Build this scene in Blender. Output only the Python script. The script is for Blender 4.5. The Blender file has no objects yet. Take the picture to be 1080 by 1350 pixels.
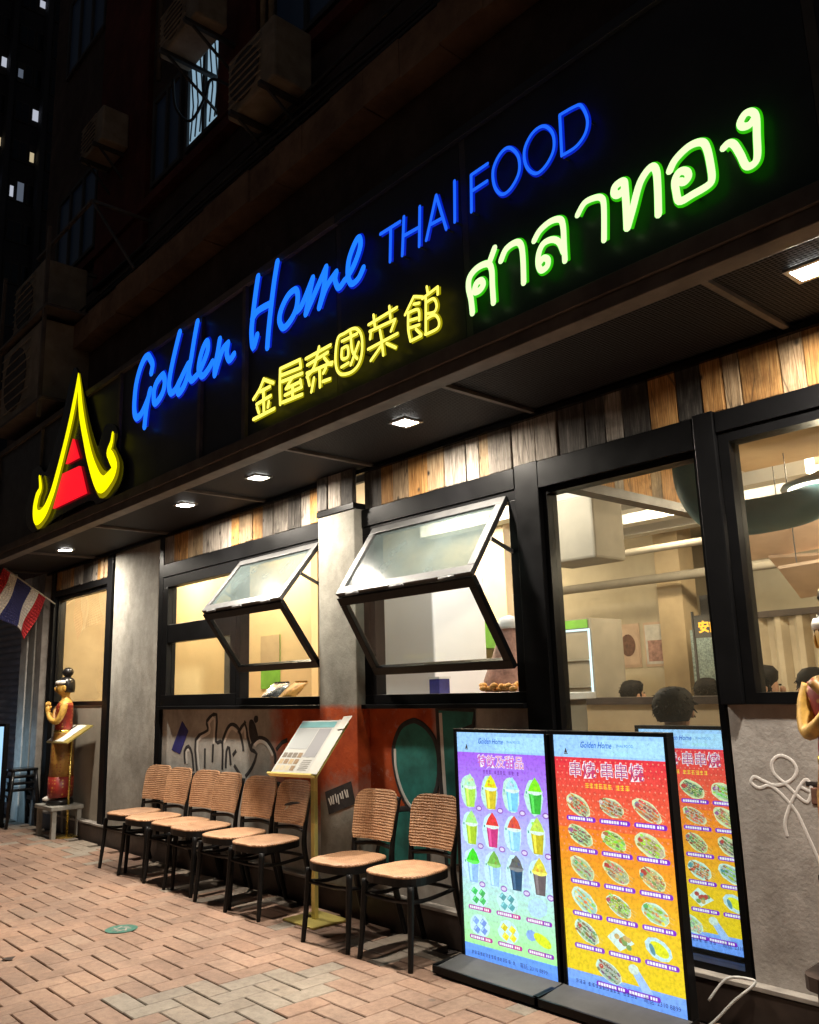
import bpy, bmesh, math, random
from mathutils import Vector, Matrix
random.seed(7)
sc = bpy.context.scene
C = sc.collection
R = math.radians

# ------------------------------------------------------------------ camera, sky, exposure
cam_d = bpy.data.cameras.new('camera')
cam = bpy.data.objects.new('camera', cam_d); C.objects.link(cam)
cam_d.sensor_fit = 'VERTICAL'; cam_d.sensor_height = 36.0; cam_d.lens = 1115.6 / 1350 * 36
cam_d.clip_start = .05; cam_d.clip_end = 400
RX = Vector((.665016, .746231, -.029879)); DN = Vector((-.170995, .113196, -.978748)); FW = Vector((-.72699, .655992, .202879))
m = Matrix((RX, -DN, -FW)).transposed().to_4x4()
m.translation = (0, -3.7113, 1.45)
cam.matrix_world = m
sc.camera = cam

w = bpy.data.worlds.new('World'); sc.world = w; w.use_nodes = True
nt = w.node_tree
sky = nt.nodes.new('ShaderNodeTexSky'); sky.sky_type = 'NISHITA'; sky.sun_disc = False
sky.sun_elevation = R(-2.0); sky.sun_rotation = R(120)
bg = nt.nodes['Background']; bg.inputs[1].default_value = .15
nt.links.new(sky.outputs[0], bg.inputs[0])

vs = sc.view_settings
vs.view_transform = 'Standard'; vs.look = 'None'; vs.gamma = 1; vs.exposure = 0.0
sc.cycles.use_denoising = True
try: sc.cycles.denoiser = 'OPENIMAGEDENOISE'
except Exception: pass
sc.cycles.max_bounces = 8; sc.cycles.diffuse_bounces = 3; sc.cycles.glossy_bounces = 3
sc.cycles.transparent_max_bounces = 16; sc.cycles.transmission_bounces = 4
sc.cycles.sample_clamp_indirect = 4; sc.cycles.caustics_reflective = False; sc.cycles.caustics_refractive = False

LAMP_W = 76.0          # downlight power
NEON = 1.0

# ------------------------------------------------------------------ materials
def newmat(name):
    mt = bpy.data.materials.new(name); mt.use_nodes = True
    t = mt.node_tree; return mt, t, t.nodes['Principled BSDF']
def N(t, kind, **kw):
    n = t.nodes.new(kind)
    for k, v in kw.items():
        if hasattr(n, k): setattr(n, k, v)
        else: n.inputs[k].default_value = v
    return n
def L(t, a, b): t.links.new(a, b)
def ramp(t, fac, stops):
    r = t.nodes.new('ShaderNodeValToRGB'); L(t, fac, r.inputs[0])
    e = r.color_ramp.elements
    while len(e) < len(stops): e.new(.5)
    for el, (p, c) in zip(e, stops):
        el.position = p; el.color = (*c, 1) if len(c) == 3 else c
    return r.outputs[0]
def coords(t, scale=(1, 1, 1), rnd=True):
    tc = t.nodes.new('ShaderNodeTexCoord'); mp = t.nodes.new('ShaderNodeMapping'); mp.inputs['Scale'].default_value = scale
    L(t, tc.outputs['Object'], mp.inputs['Vector'])
    if rnd:
        oi = t.nodes.new('ShaderNodeObjectInfo'); mu = N(t, 'ShaderNodeMath', operation='MULTIPLY'); mu.inputs[1].default_value = 37
        L(t, oi.outputs['Random'], mu.inputs[0])
        cx = t.nodes.new('ShaderNodeCombineXYZ'); L(t, mu.outputs[0], cx.inputs[0]); L(t, mu.outputs[0], cx.inputs[2])
        L(t, cx.outputs[0], mp.inputs['Location'])
    return mp.outputs[0]
def mixc(t, fac, a, b, mode='MIX'):
    n = t.nodes.new('ShaderNodeMix'); n.data_type = 'RGBA'; n.blend_type = mode
    for i, s in ((0, fac), (6, a), (7, b)):
        if isinstance(s, (int, float)): n.inputs[i].default_value = s
        elif isinstance(s, tuple): n.inputs[i].default_value = (*s[:3], 1)
        else: L(t, s, n.inputs[i])
    return n.outputs[2]
def bump(t, p, h, strength=.3, dist=.01):
    b = N(t, 'ShaderNodeBump'); b.inputs['Strength'].default_value = strength; b.inputs['Distance'].default_value = dist
    L(t, h, b.inputs['Height']); L(t, b.outputs[0], p.inputs['Normal'])
def noise(t, vec, scale=5, detail=5, rough=.6):
    n = N(t, 'ShaderNodeTexNoise'); n.inputs['Scale'].default_value = scale; n.inputs['Detail'].default_value = detail; n.inputs['Roughness'].default_value = rough
    L(t, vec, n.inputs['Vector']); return n.outputs[0]
def pmat(name, c, rough=.55, metal=0., var=.25, scale=6., bmp=.15, bscale=40., spec=.4, coat=0):
    mt, t, p = newmat(name); v = coords(t)
    n = noise(t, v, scale)
    L(t, ramp(t, n, [(.3, tuple(x * (1 - var) for x in c)), (.7, tuple(min(1, x * (1 + var)) for x in c))]), p.inputs['Base Color'])
    p.inputs['Metallic'].default_value = metal; p.inputs['Specular IOR Level'].default_value = spec; p.inputs['Coat Weight'].default_value = coat
    n2 = noise(t, v, scale * 3)
    mr = N(t, 'ShaderNodeMapRange'); mr.inputs['To Min'].default_value = max(.02, rough - .12); mr.inputs['To Max'].default_value = min(1, rough + .12)
    L(t, n2, mr.inputs['Value']); L(t, mr.outputs[0], p.inputs['Roughness'])
    if bmp: bump(t, p, noise(t, v, bscale), bmp, .004)
    return mt
def emat(name, c, s):
    mt, t, p = newmat(name); p.inputs['Base Color'].default_value = (.02, .02, .02, 1); p.inputs['Roughness'].default_value = .4
    p.inputs['Emission Color'].default_value = (*c, 1); p.inputs['Emission Strength'].default_value = s
    return mt
def glassmat(name, tint=(.93, .96, .95), haze=0., hazec=(.7, .75, .76), rough=.02, refl=1.0):
    mt, t, p = newmat(name); t.nodes.remove(p)
    out = t.nodes['Material Output']
    tr = N(t, 'ShaderNodeBsdfTransparent'); tr.inputs[0].default_value = (*tint, 1)
    gl = N(t, 'ShaderNodeBsdfGlossy'); gl.inputs['Roughness'].default_value = rough
    fr = N(t, 'ShaderNodeFresnel'); fr.inputs[0].default_value = 1.5
    # two faces of a pane reflect: about twice the single-face value
    mu = N(t, 'ShaderNodeMath', operation='MULTIPLY'); mu.inputs[1].default_value = refl; mu.use_clamp = True; L(t, fr.outputs[0], mu.inputs[0])
    ge = N(t, 'ShaderNodeNewGeometry'); iv = N(t, 'ShaderNodeMath', operation='SUBTRACT'); iv.inputs[0].default_value = 1; L(t, ge.outputs['Backfacing'], iv.inputs[1])
    m0 = N(t, 'ShaderNodeMath', operation='MULTIPLY'); L(t, mu.outputs[0], m0.inputs[0]); L(t, iv.outputs[0], m0.inputs[1]); mu = m0
    mx = N(t, 'ShaderNodeMixShader'); L(t, mu.outputs[0], mx.inputs[0]); L(t, tr.outputs[0], mx.inputs[1]); L(t, gl.outputs[0], mx.inputs[2])
    last = mx.outputs[0]
    if haze:
        df = N(t, 'ShaderNodeBsdfDiffuse'); df.inputs[0].default_value = (*hazec, 1)
        tl = N(t, 'ShaderNodeBsdfTranslucent'); tl.inputs[0].default_value = (*hazec, 1)
        ad = N(t, 'ShaderNodeMixShader'); ad.inputs[0].default_value = .55; L(t, df.outputs[0], ad.inputs[1]); L(t, tl.outputs[0], ad.inputs[2])
        v = coords(t); n = noise(t, v, 3.5, 6)
        mr = N(t, 'ShaderNodeMapRange'); mr.inputs['From Min'].default_value = .3; mr.inputs['From Max'].default_value = .75
        mr.inputs['To Min'].default_value = haze * .5; mr.inputs['To Max'].default_value = haze * 1.3; L(t, n, mr.inputs['Value'])
        m2 = N(t, 'ShaderNodeMixShader'); L(t, mr.outputs[0], m2.inputs[0]); L(t, last, m2.inputs[1]); L(t, ad.outputs[0], m2.inputs[2]); last = m2.outputs[0]
    L(t, last, out.inputs[0])
    return mt
def colmat(name, strength, emit=True, rough=.5):
    "flat print: the colour is stored on the faces; a lit display gives it off"
    mt, t, p = newmat(name)
    a = N(t, 'ShaderNodeVertexColor', layer_name='Col')
    if emit:
        p.inputs['Base Color'].default_value = (.03, .03, .03, 1); p.inputs['Roughness'].default_value = .35
        tcd = N(t, 'ShaderNodeTexCoord'); g1 = noise(t, tcd.outputs['Object'], 55, 4, .65)
        L(t, mixc(t, .5, a.outputs[0], ramp(t, g1, [(.32, (.45, .45, .45)), (.5, (.95, .95, .95)), (.68, (1.25, 1.25, 1.25))]), 'MULTIPLY'), p.inputs['Emission Color']); p.inputs['Emission Strength'].default_value = strength
    else:
        L(t, a.outputs[0], p.inputs['Base Color']); p.inputs['Roughness'].default_value = rough
    return mt

def woodmat(name, c1, c2, c3, dark=(.03, .025, .02), rough=.75):
    mt, t, p = newmat(name)
    v = coords(t, (9, 9, .9)); g = noise(t, v, 5, 9, .68)
    v2 = coords(t, (1, 1, 1)); big = noise(t, v2, 5, 4)
    col = ramp(t, g, [(.28, c1), (.5, c2), (.72, c3)])
    fine = noise(t, coords(t, (60, 60, 2.2)), 4, 4)
    col = mixc(t, .55, col, ramp(t, fine, [(.35, tuple(x * .45 for x in c2)), (.6, (1, 1, 1))]), 'MULTIPLY')
    # knots, nail holes and stains
    vo = N(t, 'ShaderNodeTexVoronoi'); vo.inputs['Scale'].default_value = 7; L(t, coords(t, (1, 1, .8)), vo.inputs['Vector'])
    k = ramp(t, vo.outputs['Distance'], [(.05, (1, 1, 1)), (.13, (0, 0, 0))])
    v3 = N(t, 'ShaderNodeTexVoronoi', feature='DISTANCE_TO_EDGE'); v3.inputs['Scale'].default_value = 3.2; L(t, coords(t, (7, 7, .45)), v3.inputs['Vector'])
    crack = ramp(t, v3.outputs['Distance'], [(.0, (.8, .8, .8)), (.03, (0, 0, 0))])
    col = mixc(t, crack, col, dark)
    col = mixc(t, k, col, dark)
    st = ramp(t, big, [(.52, (0, 0, 0)), (.72, (.8, .8, .8))])
    col = mixc(t, st, col, tuple(x * .35 for x in c1))
    oi = N(t, 'ShaderNodeObjectInfo'); hs = N(t, 'ShaderNodeHueSaturation'); mr = N(t, 'ShaderNodeMapRange'); mr.inputs['To Min'].default_value = .85; mr.inputs['To Max'].default_value = 1.55
    L(t, oi.outputs['Random'], mr.inputs['Value']); L(t, mr.outputs[0], hs.inputs['Value']); L(t, col, hs.inputs['Color'])
    L(t, hs.outputs[0], p.inputs['Base Color']); p.inputs['Roughness'].default_value = rough; p.inputs['Specular IOR Level'].default_value = .25
    bump(t, p, g, .6, .006)
    return mt

def concretemat(name, c=(.40, .385, .345), paint=None, var=.3):
    mt, t, p = newmat(name)
    tc = N(t, 'ShaderNodeTexCoord'); v = tc.outputs['Object']
    n1 = noise(t, v, 1.6, 8, .65); n2 = noise(t, v, 9, 6, .7); n3 = noise(t, v, 60, 3)
    col = ramp(t, n1, [(.3, tuple(x * (1 - var) for x in c)), (.55, c), (.75, tuple(x * (1 + var) for x in c))])
    col = mixc(t, .5, col, ramp(t, n2, [(.35, (.6, .59, .57)), (.65, (1, 1, 1))]), 'MULTIPLY')
    mp2 = N(t, 'ShaderNodeMapping'); mp2.inputs['Scale'].default_value = (1.6, 1.6, .9); L(t, v, mp2.inputs['Vector'])
    col = mixc(t, .55, col, ramp(t, noise(t, mp2.outputs[0], 2.2, 7, .7), [(.33, (.52, .49, .45)), (.55, (1, 1, 1)), (.8, (1.12, 1.1, 1.06))]), 'MULTIPLY')
    if paint:
        sx = N(t, 'ShaderNodeSeparateXYZ'); L(t, v, sx.inputs[0])
        def step(sock, edge, soft, up, amp):
            nn = N(t, 'ShaderNodeMath', operation='MULTIPLY_ADD'); L(t, noise(t, v, 3.2, 6, .7), nn.inputs[0]); nn.inputs[1].default_value = amp; L(t, sock, nn.inputs[2])
            mr = N(t, 'ShaderNodeMapRange'); mr.inputs['From Min'].default_value = edge + amp * .5 - soft; mr.inputs['From Max'].default_value = edge + amp * .5 + soft
            mr.inputs['To Min'].default_value = 0 if up else 1; mr.inputs['To Max'].default_value = 1 if up else 0
            L(t, nn.outputs[0], mr.inputs['Value']); return mr.outputs[0]
        def mul(a, b):
            x = N(t, 'ShaderNodeMath', operation='MULTIPLY'); L(t, a, x.inputs[0]); L(t, b, x.inputs[1]); return x.outputs[0]
        xa, xb, za, zb = paint
        k = mul(mul(step(sx.outputs[0], xa, .10, True, .5), step(sx.outputs[0], xb, .05, False, .15)), mul(step(sx.outputs[2], za, .10, True, .5), step(sx.outputs[2], zb, .02, False, .03)))
        red = ramp(t, noise(t, v, 5, 5), [(.3, (.26, .035, .010)), (.6, (.44, .075, .016)), (.8, (.52, .14, .035))])
        wr = ramp(t, noise(t, v, 7, 8, .75), [(.32, (.55, .55, .55)), (.45, (1, 1, 1))])
        k = mul(k, wr)
        col = mixc(t, k, col, red)
    L(t, col, p.inputs['Base Color']); p.inputs['Roughness'].default_value = .82; p.inputs['Specular IOR Level'].default_value = .25
    ad = N(t, 'ShaderNodeMath', operation='MULTIPLY_ADD'); L(t, n3, ad.inputs[0]); ad.inputs[1].default_value = .3; L(t, n2, ad.inputs[2])
    bump(t, p, ad.outputs[0], .45, .010)
    return mt

def pavermat(name, c, island=False):
    mt, t, p = newmat(name)
    g = N(t, 'ShaderNodeNewGeometry'); tc = N(t, 'ShaderNodeMapping'); L(t, g.outputs['Position'], tc.inputs['Vector']); v = tc.outputs[0]
    if island: rnd = g.outputs['Random Per Island']
    else: rnd = N(t, 'ShaderNodeObjectInfo').outputs['Random']
    col = ramp(t, rnd, [(0, tuple(x * .88 for x in c)), (.35, c), (.7, (c[0] * 1.04, c[1] * 1.0, c[2] * .97)), (1, (c[0] * 1.05, c[1] * 1.08, c[2] * 1.09))])
    n = noise(t, v, 26, 6, .75); b = noise(t, v, 1.3, 5, .6)
    col = mixc(t, .7, col, ramp(t, n, [(.3, (.55, .53, .52)), (.6, (1, 1, 1))]), 'MULTIPLY')
    col = mixc(t, .75, col, ramp(t, b, [(.32, (.5, .47, .46)), (.6, (1.05, 1.03, 1.0))]), 'MULTIPLY')
    vo = N(t, 'ShaderNodeTexVoronoi'); vo.inputs['Scale'].default_value = 3.2; L(t, v, vo.inputs['Vector'])
    col = mixc(t, ramp(t, vo.outputs['Distance'], [(.045, (.55, .55, .55)), (.075, (0, 0, 0))]), col, (.06, .05, .045))
    n9 = noise(t, v, 4.5, 8, .75)
    col = mixc(t, .6, col, ramp(t, n9, [(.34, (.62, .58, .55)), (.52, (1, 1, 1))]), 'MULTIPLY')
    L(t, col, p.inputs['Base Color'])
    rr = N(t, 'ShaderNodeMapRange'); rr.inputs['To Min'].default_value = .42; rr.inputs['To Max'].default_value = .85; L(t, b, rr.inputs['Value']); L(t, rr.outputs[0], p.inputs['Roughness'])
    p.inputs['Specular IOR Level'].default_value = .35
    bump(t, p, noise(t, v, 130, 5, .7), .35, .004)
    return mt

def rattanmat(name):
    mt, t, p = newmat(name)
    tc = N(t, 'ShaderNodeTexCoord'); v = tc.outputs['UV']
    mp = N(t, 'ShaderNodeMapping'); L(t, v, mp.inputs['Vector'])
    w1 = N(t, 'ShaderNodeTexWave', wave_type='BANDS', bands_direction='X'); w1.inputs['Scale'].default_value = 7.5; w1.inputs['Distortion'].default_value = 1.2
    w2 = N(t, 'ShaderNodeTexWave', wave_type='BANDS', bands_direction='Y'); w2.inputs['Scale'].default_value = 9; w2.inputs['Distortion'].default_value = 2.6; w2.inputs['Detail Scale'].default_value = 1.6
    L(t, mp.outputs[0], w1.inputs['Vector']); L(t, mp.outputs[0], w2.inputs['Vector'])
    mu = N(t, 'ShaderNodeMath', operation='MULTIPLY_ADD'); L(t, w1.outputs[1], mu.inputs[0]); mu.inputs[1].default_value = .45; L(t, w2.outputs[1], mu.inputs[2])
    ob = noise(t, coords(t), 7, 5)
    base = ramp(t, ob, [(.3, (.42, .225, .12)), (.7, (.56, .33, .185))])
    col = mixc(t, .8, base, ramp(t, mu.outputs[0], [(.2, (.56, .47, .40)), (.85, (1, 1, 1))]), 'MULTIPLY')
    oi = N(t, 'ShaderNodeObjectInfo'); hs = N(t, 'ShaderNodeHueSaturation'); mr = N(t, 'ShaderNodeMapRange'); mr.inputs['To Min'].default_value = .8; mr.inputs['To Max'].default_value = 1.12
    L(t, oi.outputs['Random'], mr.inputs['Value']); L(t, mr.outputs[0], hs.inputs['Value']); L(t, col, hs.inputs['Color']); col = hs.outputs[0]
    wn_ = noise(t, coords(t), 14, 6, .7); col = mixc(t, .5, col, ramp(t, wn_, [(.3, (.6, .55, .5)), (.55, (1, 1, 1))]), 'MULTIPLY')
    L(t, col, p.inputs['Base Color']); p.inputs['Roughness'].default_value = .5
    bump(t, p, mu.outputs[0], .6, .004)
    return mt

def lacquer(name, c, gold=(.5, .3, .06)):
    mt, t, p = newmat(name); v = coords(t)
    vo = N(t, 'ShaderNodeTexVoronoi'); vo.inputs['Scale'].default_value = 26; vo.inputs['Randomness'].default_value = .35; L(t, v, vo.inputs['Vector'])
    n = noise(t, v, 9, 7, .75)
    col = ramp(t, n, [(.3, tuple(x * .45 for x in c)), (.6, c), (.85, tuple(min(1, x * 1.5) for x in c))])
    col = mixc(t, ramp(t, vo.outputs['Distance'], [(.18, (.75, .75, .75)), (.3, (0, 0, 0))]), col, gold)
    col = mixc(t, ramp(t, noise(t, v, 22, 6, .8), [(.60, (0, 0, 0)), (.7, (.8, .8, .8))]), col, (.05, .03, .02))
    L(t, col, p.inputs['Base Color']); p.inputs['Roughness'].default_value = .45; bump(t, p, n, .3, .006)
    return mt
def meshmat(name):
    "black expanded-metal ceiling panel"
    mt, t, p = newmat(name)
    v = coords(t, (1, 1, 1), False)
    vo = N(t, 'ShaderNodeTexVoronoi'); vo.inputs['Scale'].default_value = 55; vo.inputs['Randomness'].default_value = .1; L(t, v, vo.inputs['Vector'])
    L(t, ramp(t, vo.outputs['Distance'], [(.25, (.002, .002, .0025)), (.5, (.045, .045, .05))]), p.inputs['Base Color'])
    p.inputs['Roughness'].default_value = .6; p.inputs['Specular IOR Level'].default_value = .08; bump(t, p, vo.outputs['Distance'], .6, .006)
    return mt

M = dict(
    black=pmat('black powder-coated metal', (.005, .005, .0055), .36, 0, .3, 3, .05, spec=.13),
    blackwood=pmat('black stained wood', (.008, .0075, .0075), .42, 0, .4, 12, .1, spec=.2),
    blackgloss=pmat('black gloss trim', (.008, .008, .009), .2, 0, .2, 3, 0),
    steel=pmat('grey steel', (.075, .075, .076), .45, .2, .2, 8, .1),
    rail=pmat('weathered sign rail', (.13, .108, .092), .55, .2, .35, 5, .1),
    silver=pmat('brushed aluminium', (.55, .56, .57), .35, .8, .15, 10, .05),
    white=pmat('white paint', (.72, .73, .74), .45, 0, .06, 5, .03),
    offwhite=pmat('dirty off-white casing', (.34, .29, .22), .6, 0, .3, 5, .1),
    beige=pmat('beige painted board', (.66, .50, .28), .7, 0, .08, 2, .03),
    tan=pmat('tan plaster', (.50, .38, .23), .75, 0, .15, 3, .05),
    grey=pmat('grey plaster', (.28, .25, .20), .8, 0, .2, 2, .05),
    darkgrey=pmat('dark grey paint', (.07, .07, .072), .7, 0, .3, 3, .05),
    cream=pmat('cream plaster', (.56, .49, .36), .8, 0, .15, 2, .05),
    ceil=pmat('interior ceiling paint', (.50, .43, .32), .8, 0, .15, 2, .05),
    plinth=pmat('dark brown plinth', (.045, .03, .024), .5, 0, .4, 6, .15),
    plinthtop=pmat('worn stone ledge', (.30, .27, .24), .7, 0, .3, 7, .2),
    concrete=concretemat('bare concrete'),
    concretewall=concretemat('graffiti wall', (.47, .45, .415), (-5.75, -3.93, .55, 1.6)),
    pillar=concretemat('pillar concrete', (.27, .26, .225), (-6.5, -3.0, .78, 1.335)),
    brownwall=concretemat('grimy upper wall', (.12, .085, .075), None, .5),
    ledgec=concretemat('stained ledge', (.34, .22, .15), None, .5),
    redwall=concretemat('dark red wall', (.16, .04, .03), None, .4),
    tower=pmat('far tower render', (.05, .055, .07), .9, 0, .3, .3, 0),
    rightwall=concretemat('right panel', (.50, .465, .435), None, .10),
    brass=pmat('polished brass', (.62, .45, .12), .28, .9, .15, 5, .02),
    brassy=pmat('brass sheet', (.62, .52, .16), .38, .7, .15, 6, .03),
    rattan=rattanmat('woven rattan'),
    soffit=meshmat('expanded metal'),
    glass=glassmat('window glass'),
    bigglass=glassmat('street window glass', (.92, .95, .94), .018, (.8, .74, .6), .02, 1.3),
    dusty=glassmat('dusty leaf glass', (.72, .78, .78), .55, (.15, .19, .19), .16, 1.5),
    panel=pmat('black sign panel', (.034, .037, .044), .38, 0, .3, 2, 0, spec=.3),
    amber=woodmat('amber board', (.26, .12, .035), (.42, .22, .075), (.55, .33, .13)),
    tanwood=woodmat('tan board', (.24, .16, .09), (.40, .28, .165), (.52, .40, .25)),
    greywood=woodmat('grey board', (.14, .12, .10), (.27, .235, .20), (.40, .36, .31)),
    charwood=woodmat('charred board', (.022, .02, .018), (.07, .062, .055), (.16, .145, .13)),
    red_lac=lacquer('red lacquer', (.26, .018, .012)),
    goldskin=pmat('gold painted wood', (.50, .29, .06), .45, .1, .45, 16, .2, 60),
    goldcloth=lacquer('ochre cloth paint', (.36, .18, .035), (.22, .03, .02)),
    hairblk=pmat('black lacquer', (.01, .009, .009), .3, 0, .3, 12, .1),
    whitep=pmat('chalky white', (.62, .60, .55), .6, 0, .2, 10, .05),
    skin=pmat('skin', (.46, .26, .17), .5, 0, .1, 8, .03),
    hair=pmat('black hair', (.006, .005, .005), .65, 0, .4, 30, .6, 70, spec=.12),
    shirtblue=pmat('blue shirt', (.10, .20, .42), .8, 0, .15, 10, .1),
    shirtdark=pmat('dark shirt', (.03, .03, .035), .8, 0, .2, 10, .1),
    shirtpink=pmat('rose shirt', (.40, .16, .15), .8, 0, .2, 10, .1),
    teal=pmat('teal paint', (.020, .16, .14), .65, 0, .45, 7, .2),
    tealpipe=pmat('teal duct paint', (.025, .13, .165), .45, 0, .15, 5, .03),
    ink=pmat('black spray paint', (.022, .020, .021), .7, 0, .6, 14, .15),
    chalk=pmat('white spray paint', (.60, .57, .53), .7, 0, .15, 8, .05),
    palechalk=pmat('faint white paint', (.74, .70, .67), .75, 0, .15, 8, .05),
    green=pmat('green print', (.16, .42, .05), .6, 0, .2, 6, .03),
    paper=pmat('menu paper', (.68, .67, .62), .5, 0, .1, 5, .03),
    rubber=pmat('white cable', (.6, .6, .58), .5, 0, .1, 5, 0),
    brickm=pmat('old red brick', (.16, .075, .05), .85, 0, .4, 18, .4),
    sand=pmat('joint sand', (.035, .026, .022), .9, 0, .3, 20, .3),
    shutter=pmat('painted shutter', (.38, .40, .48), .45, .3, .2, 4, .05),
    asphalt=pmat('ground', (.05, .048, .046), .9, 0, .3, 3, .2),
    foil=pmat('silver foil pack', (.5, .5, .5), .25, .85, .4, 20, .5),
    orange=pmat('orange snack', (.6, .28, .06), .6, 0, .4, 25, .4),
    rose=pmat('rose wrap', (.42, .24, .20), .6, 0, .45, 18, .4),
    bluedec=pmat('violet sticker', (.03, .03, .17), .5, 0, .3, 20, .02),
    greendec=pmat('green ground sticker', (.03, .13, .095), .5, 0, .3, 25, .05),
    peach=pmat('pale plywood', (.62, .45, .33), .6, 0, .12, 6, .05),
    curtain=pmat('corrugated sheet', (.52, .45, .34), .55, .1, .1, 4, .03),
    silverblue=pmat('sequin panel', (.35, .45, .45), .3, .5, .5, 60, .8, 90),
    fridgew=pmat('white enamel', (.80, .82, .88), .35, 0, .03, 3, 0),
)

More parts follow.
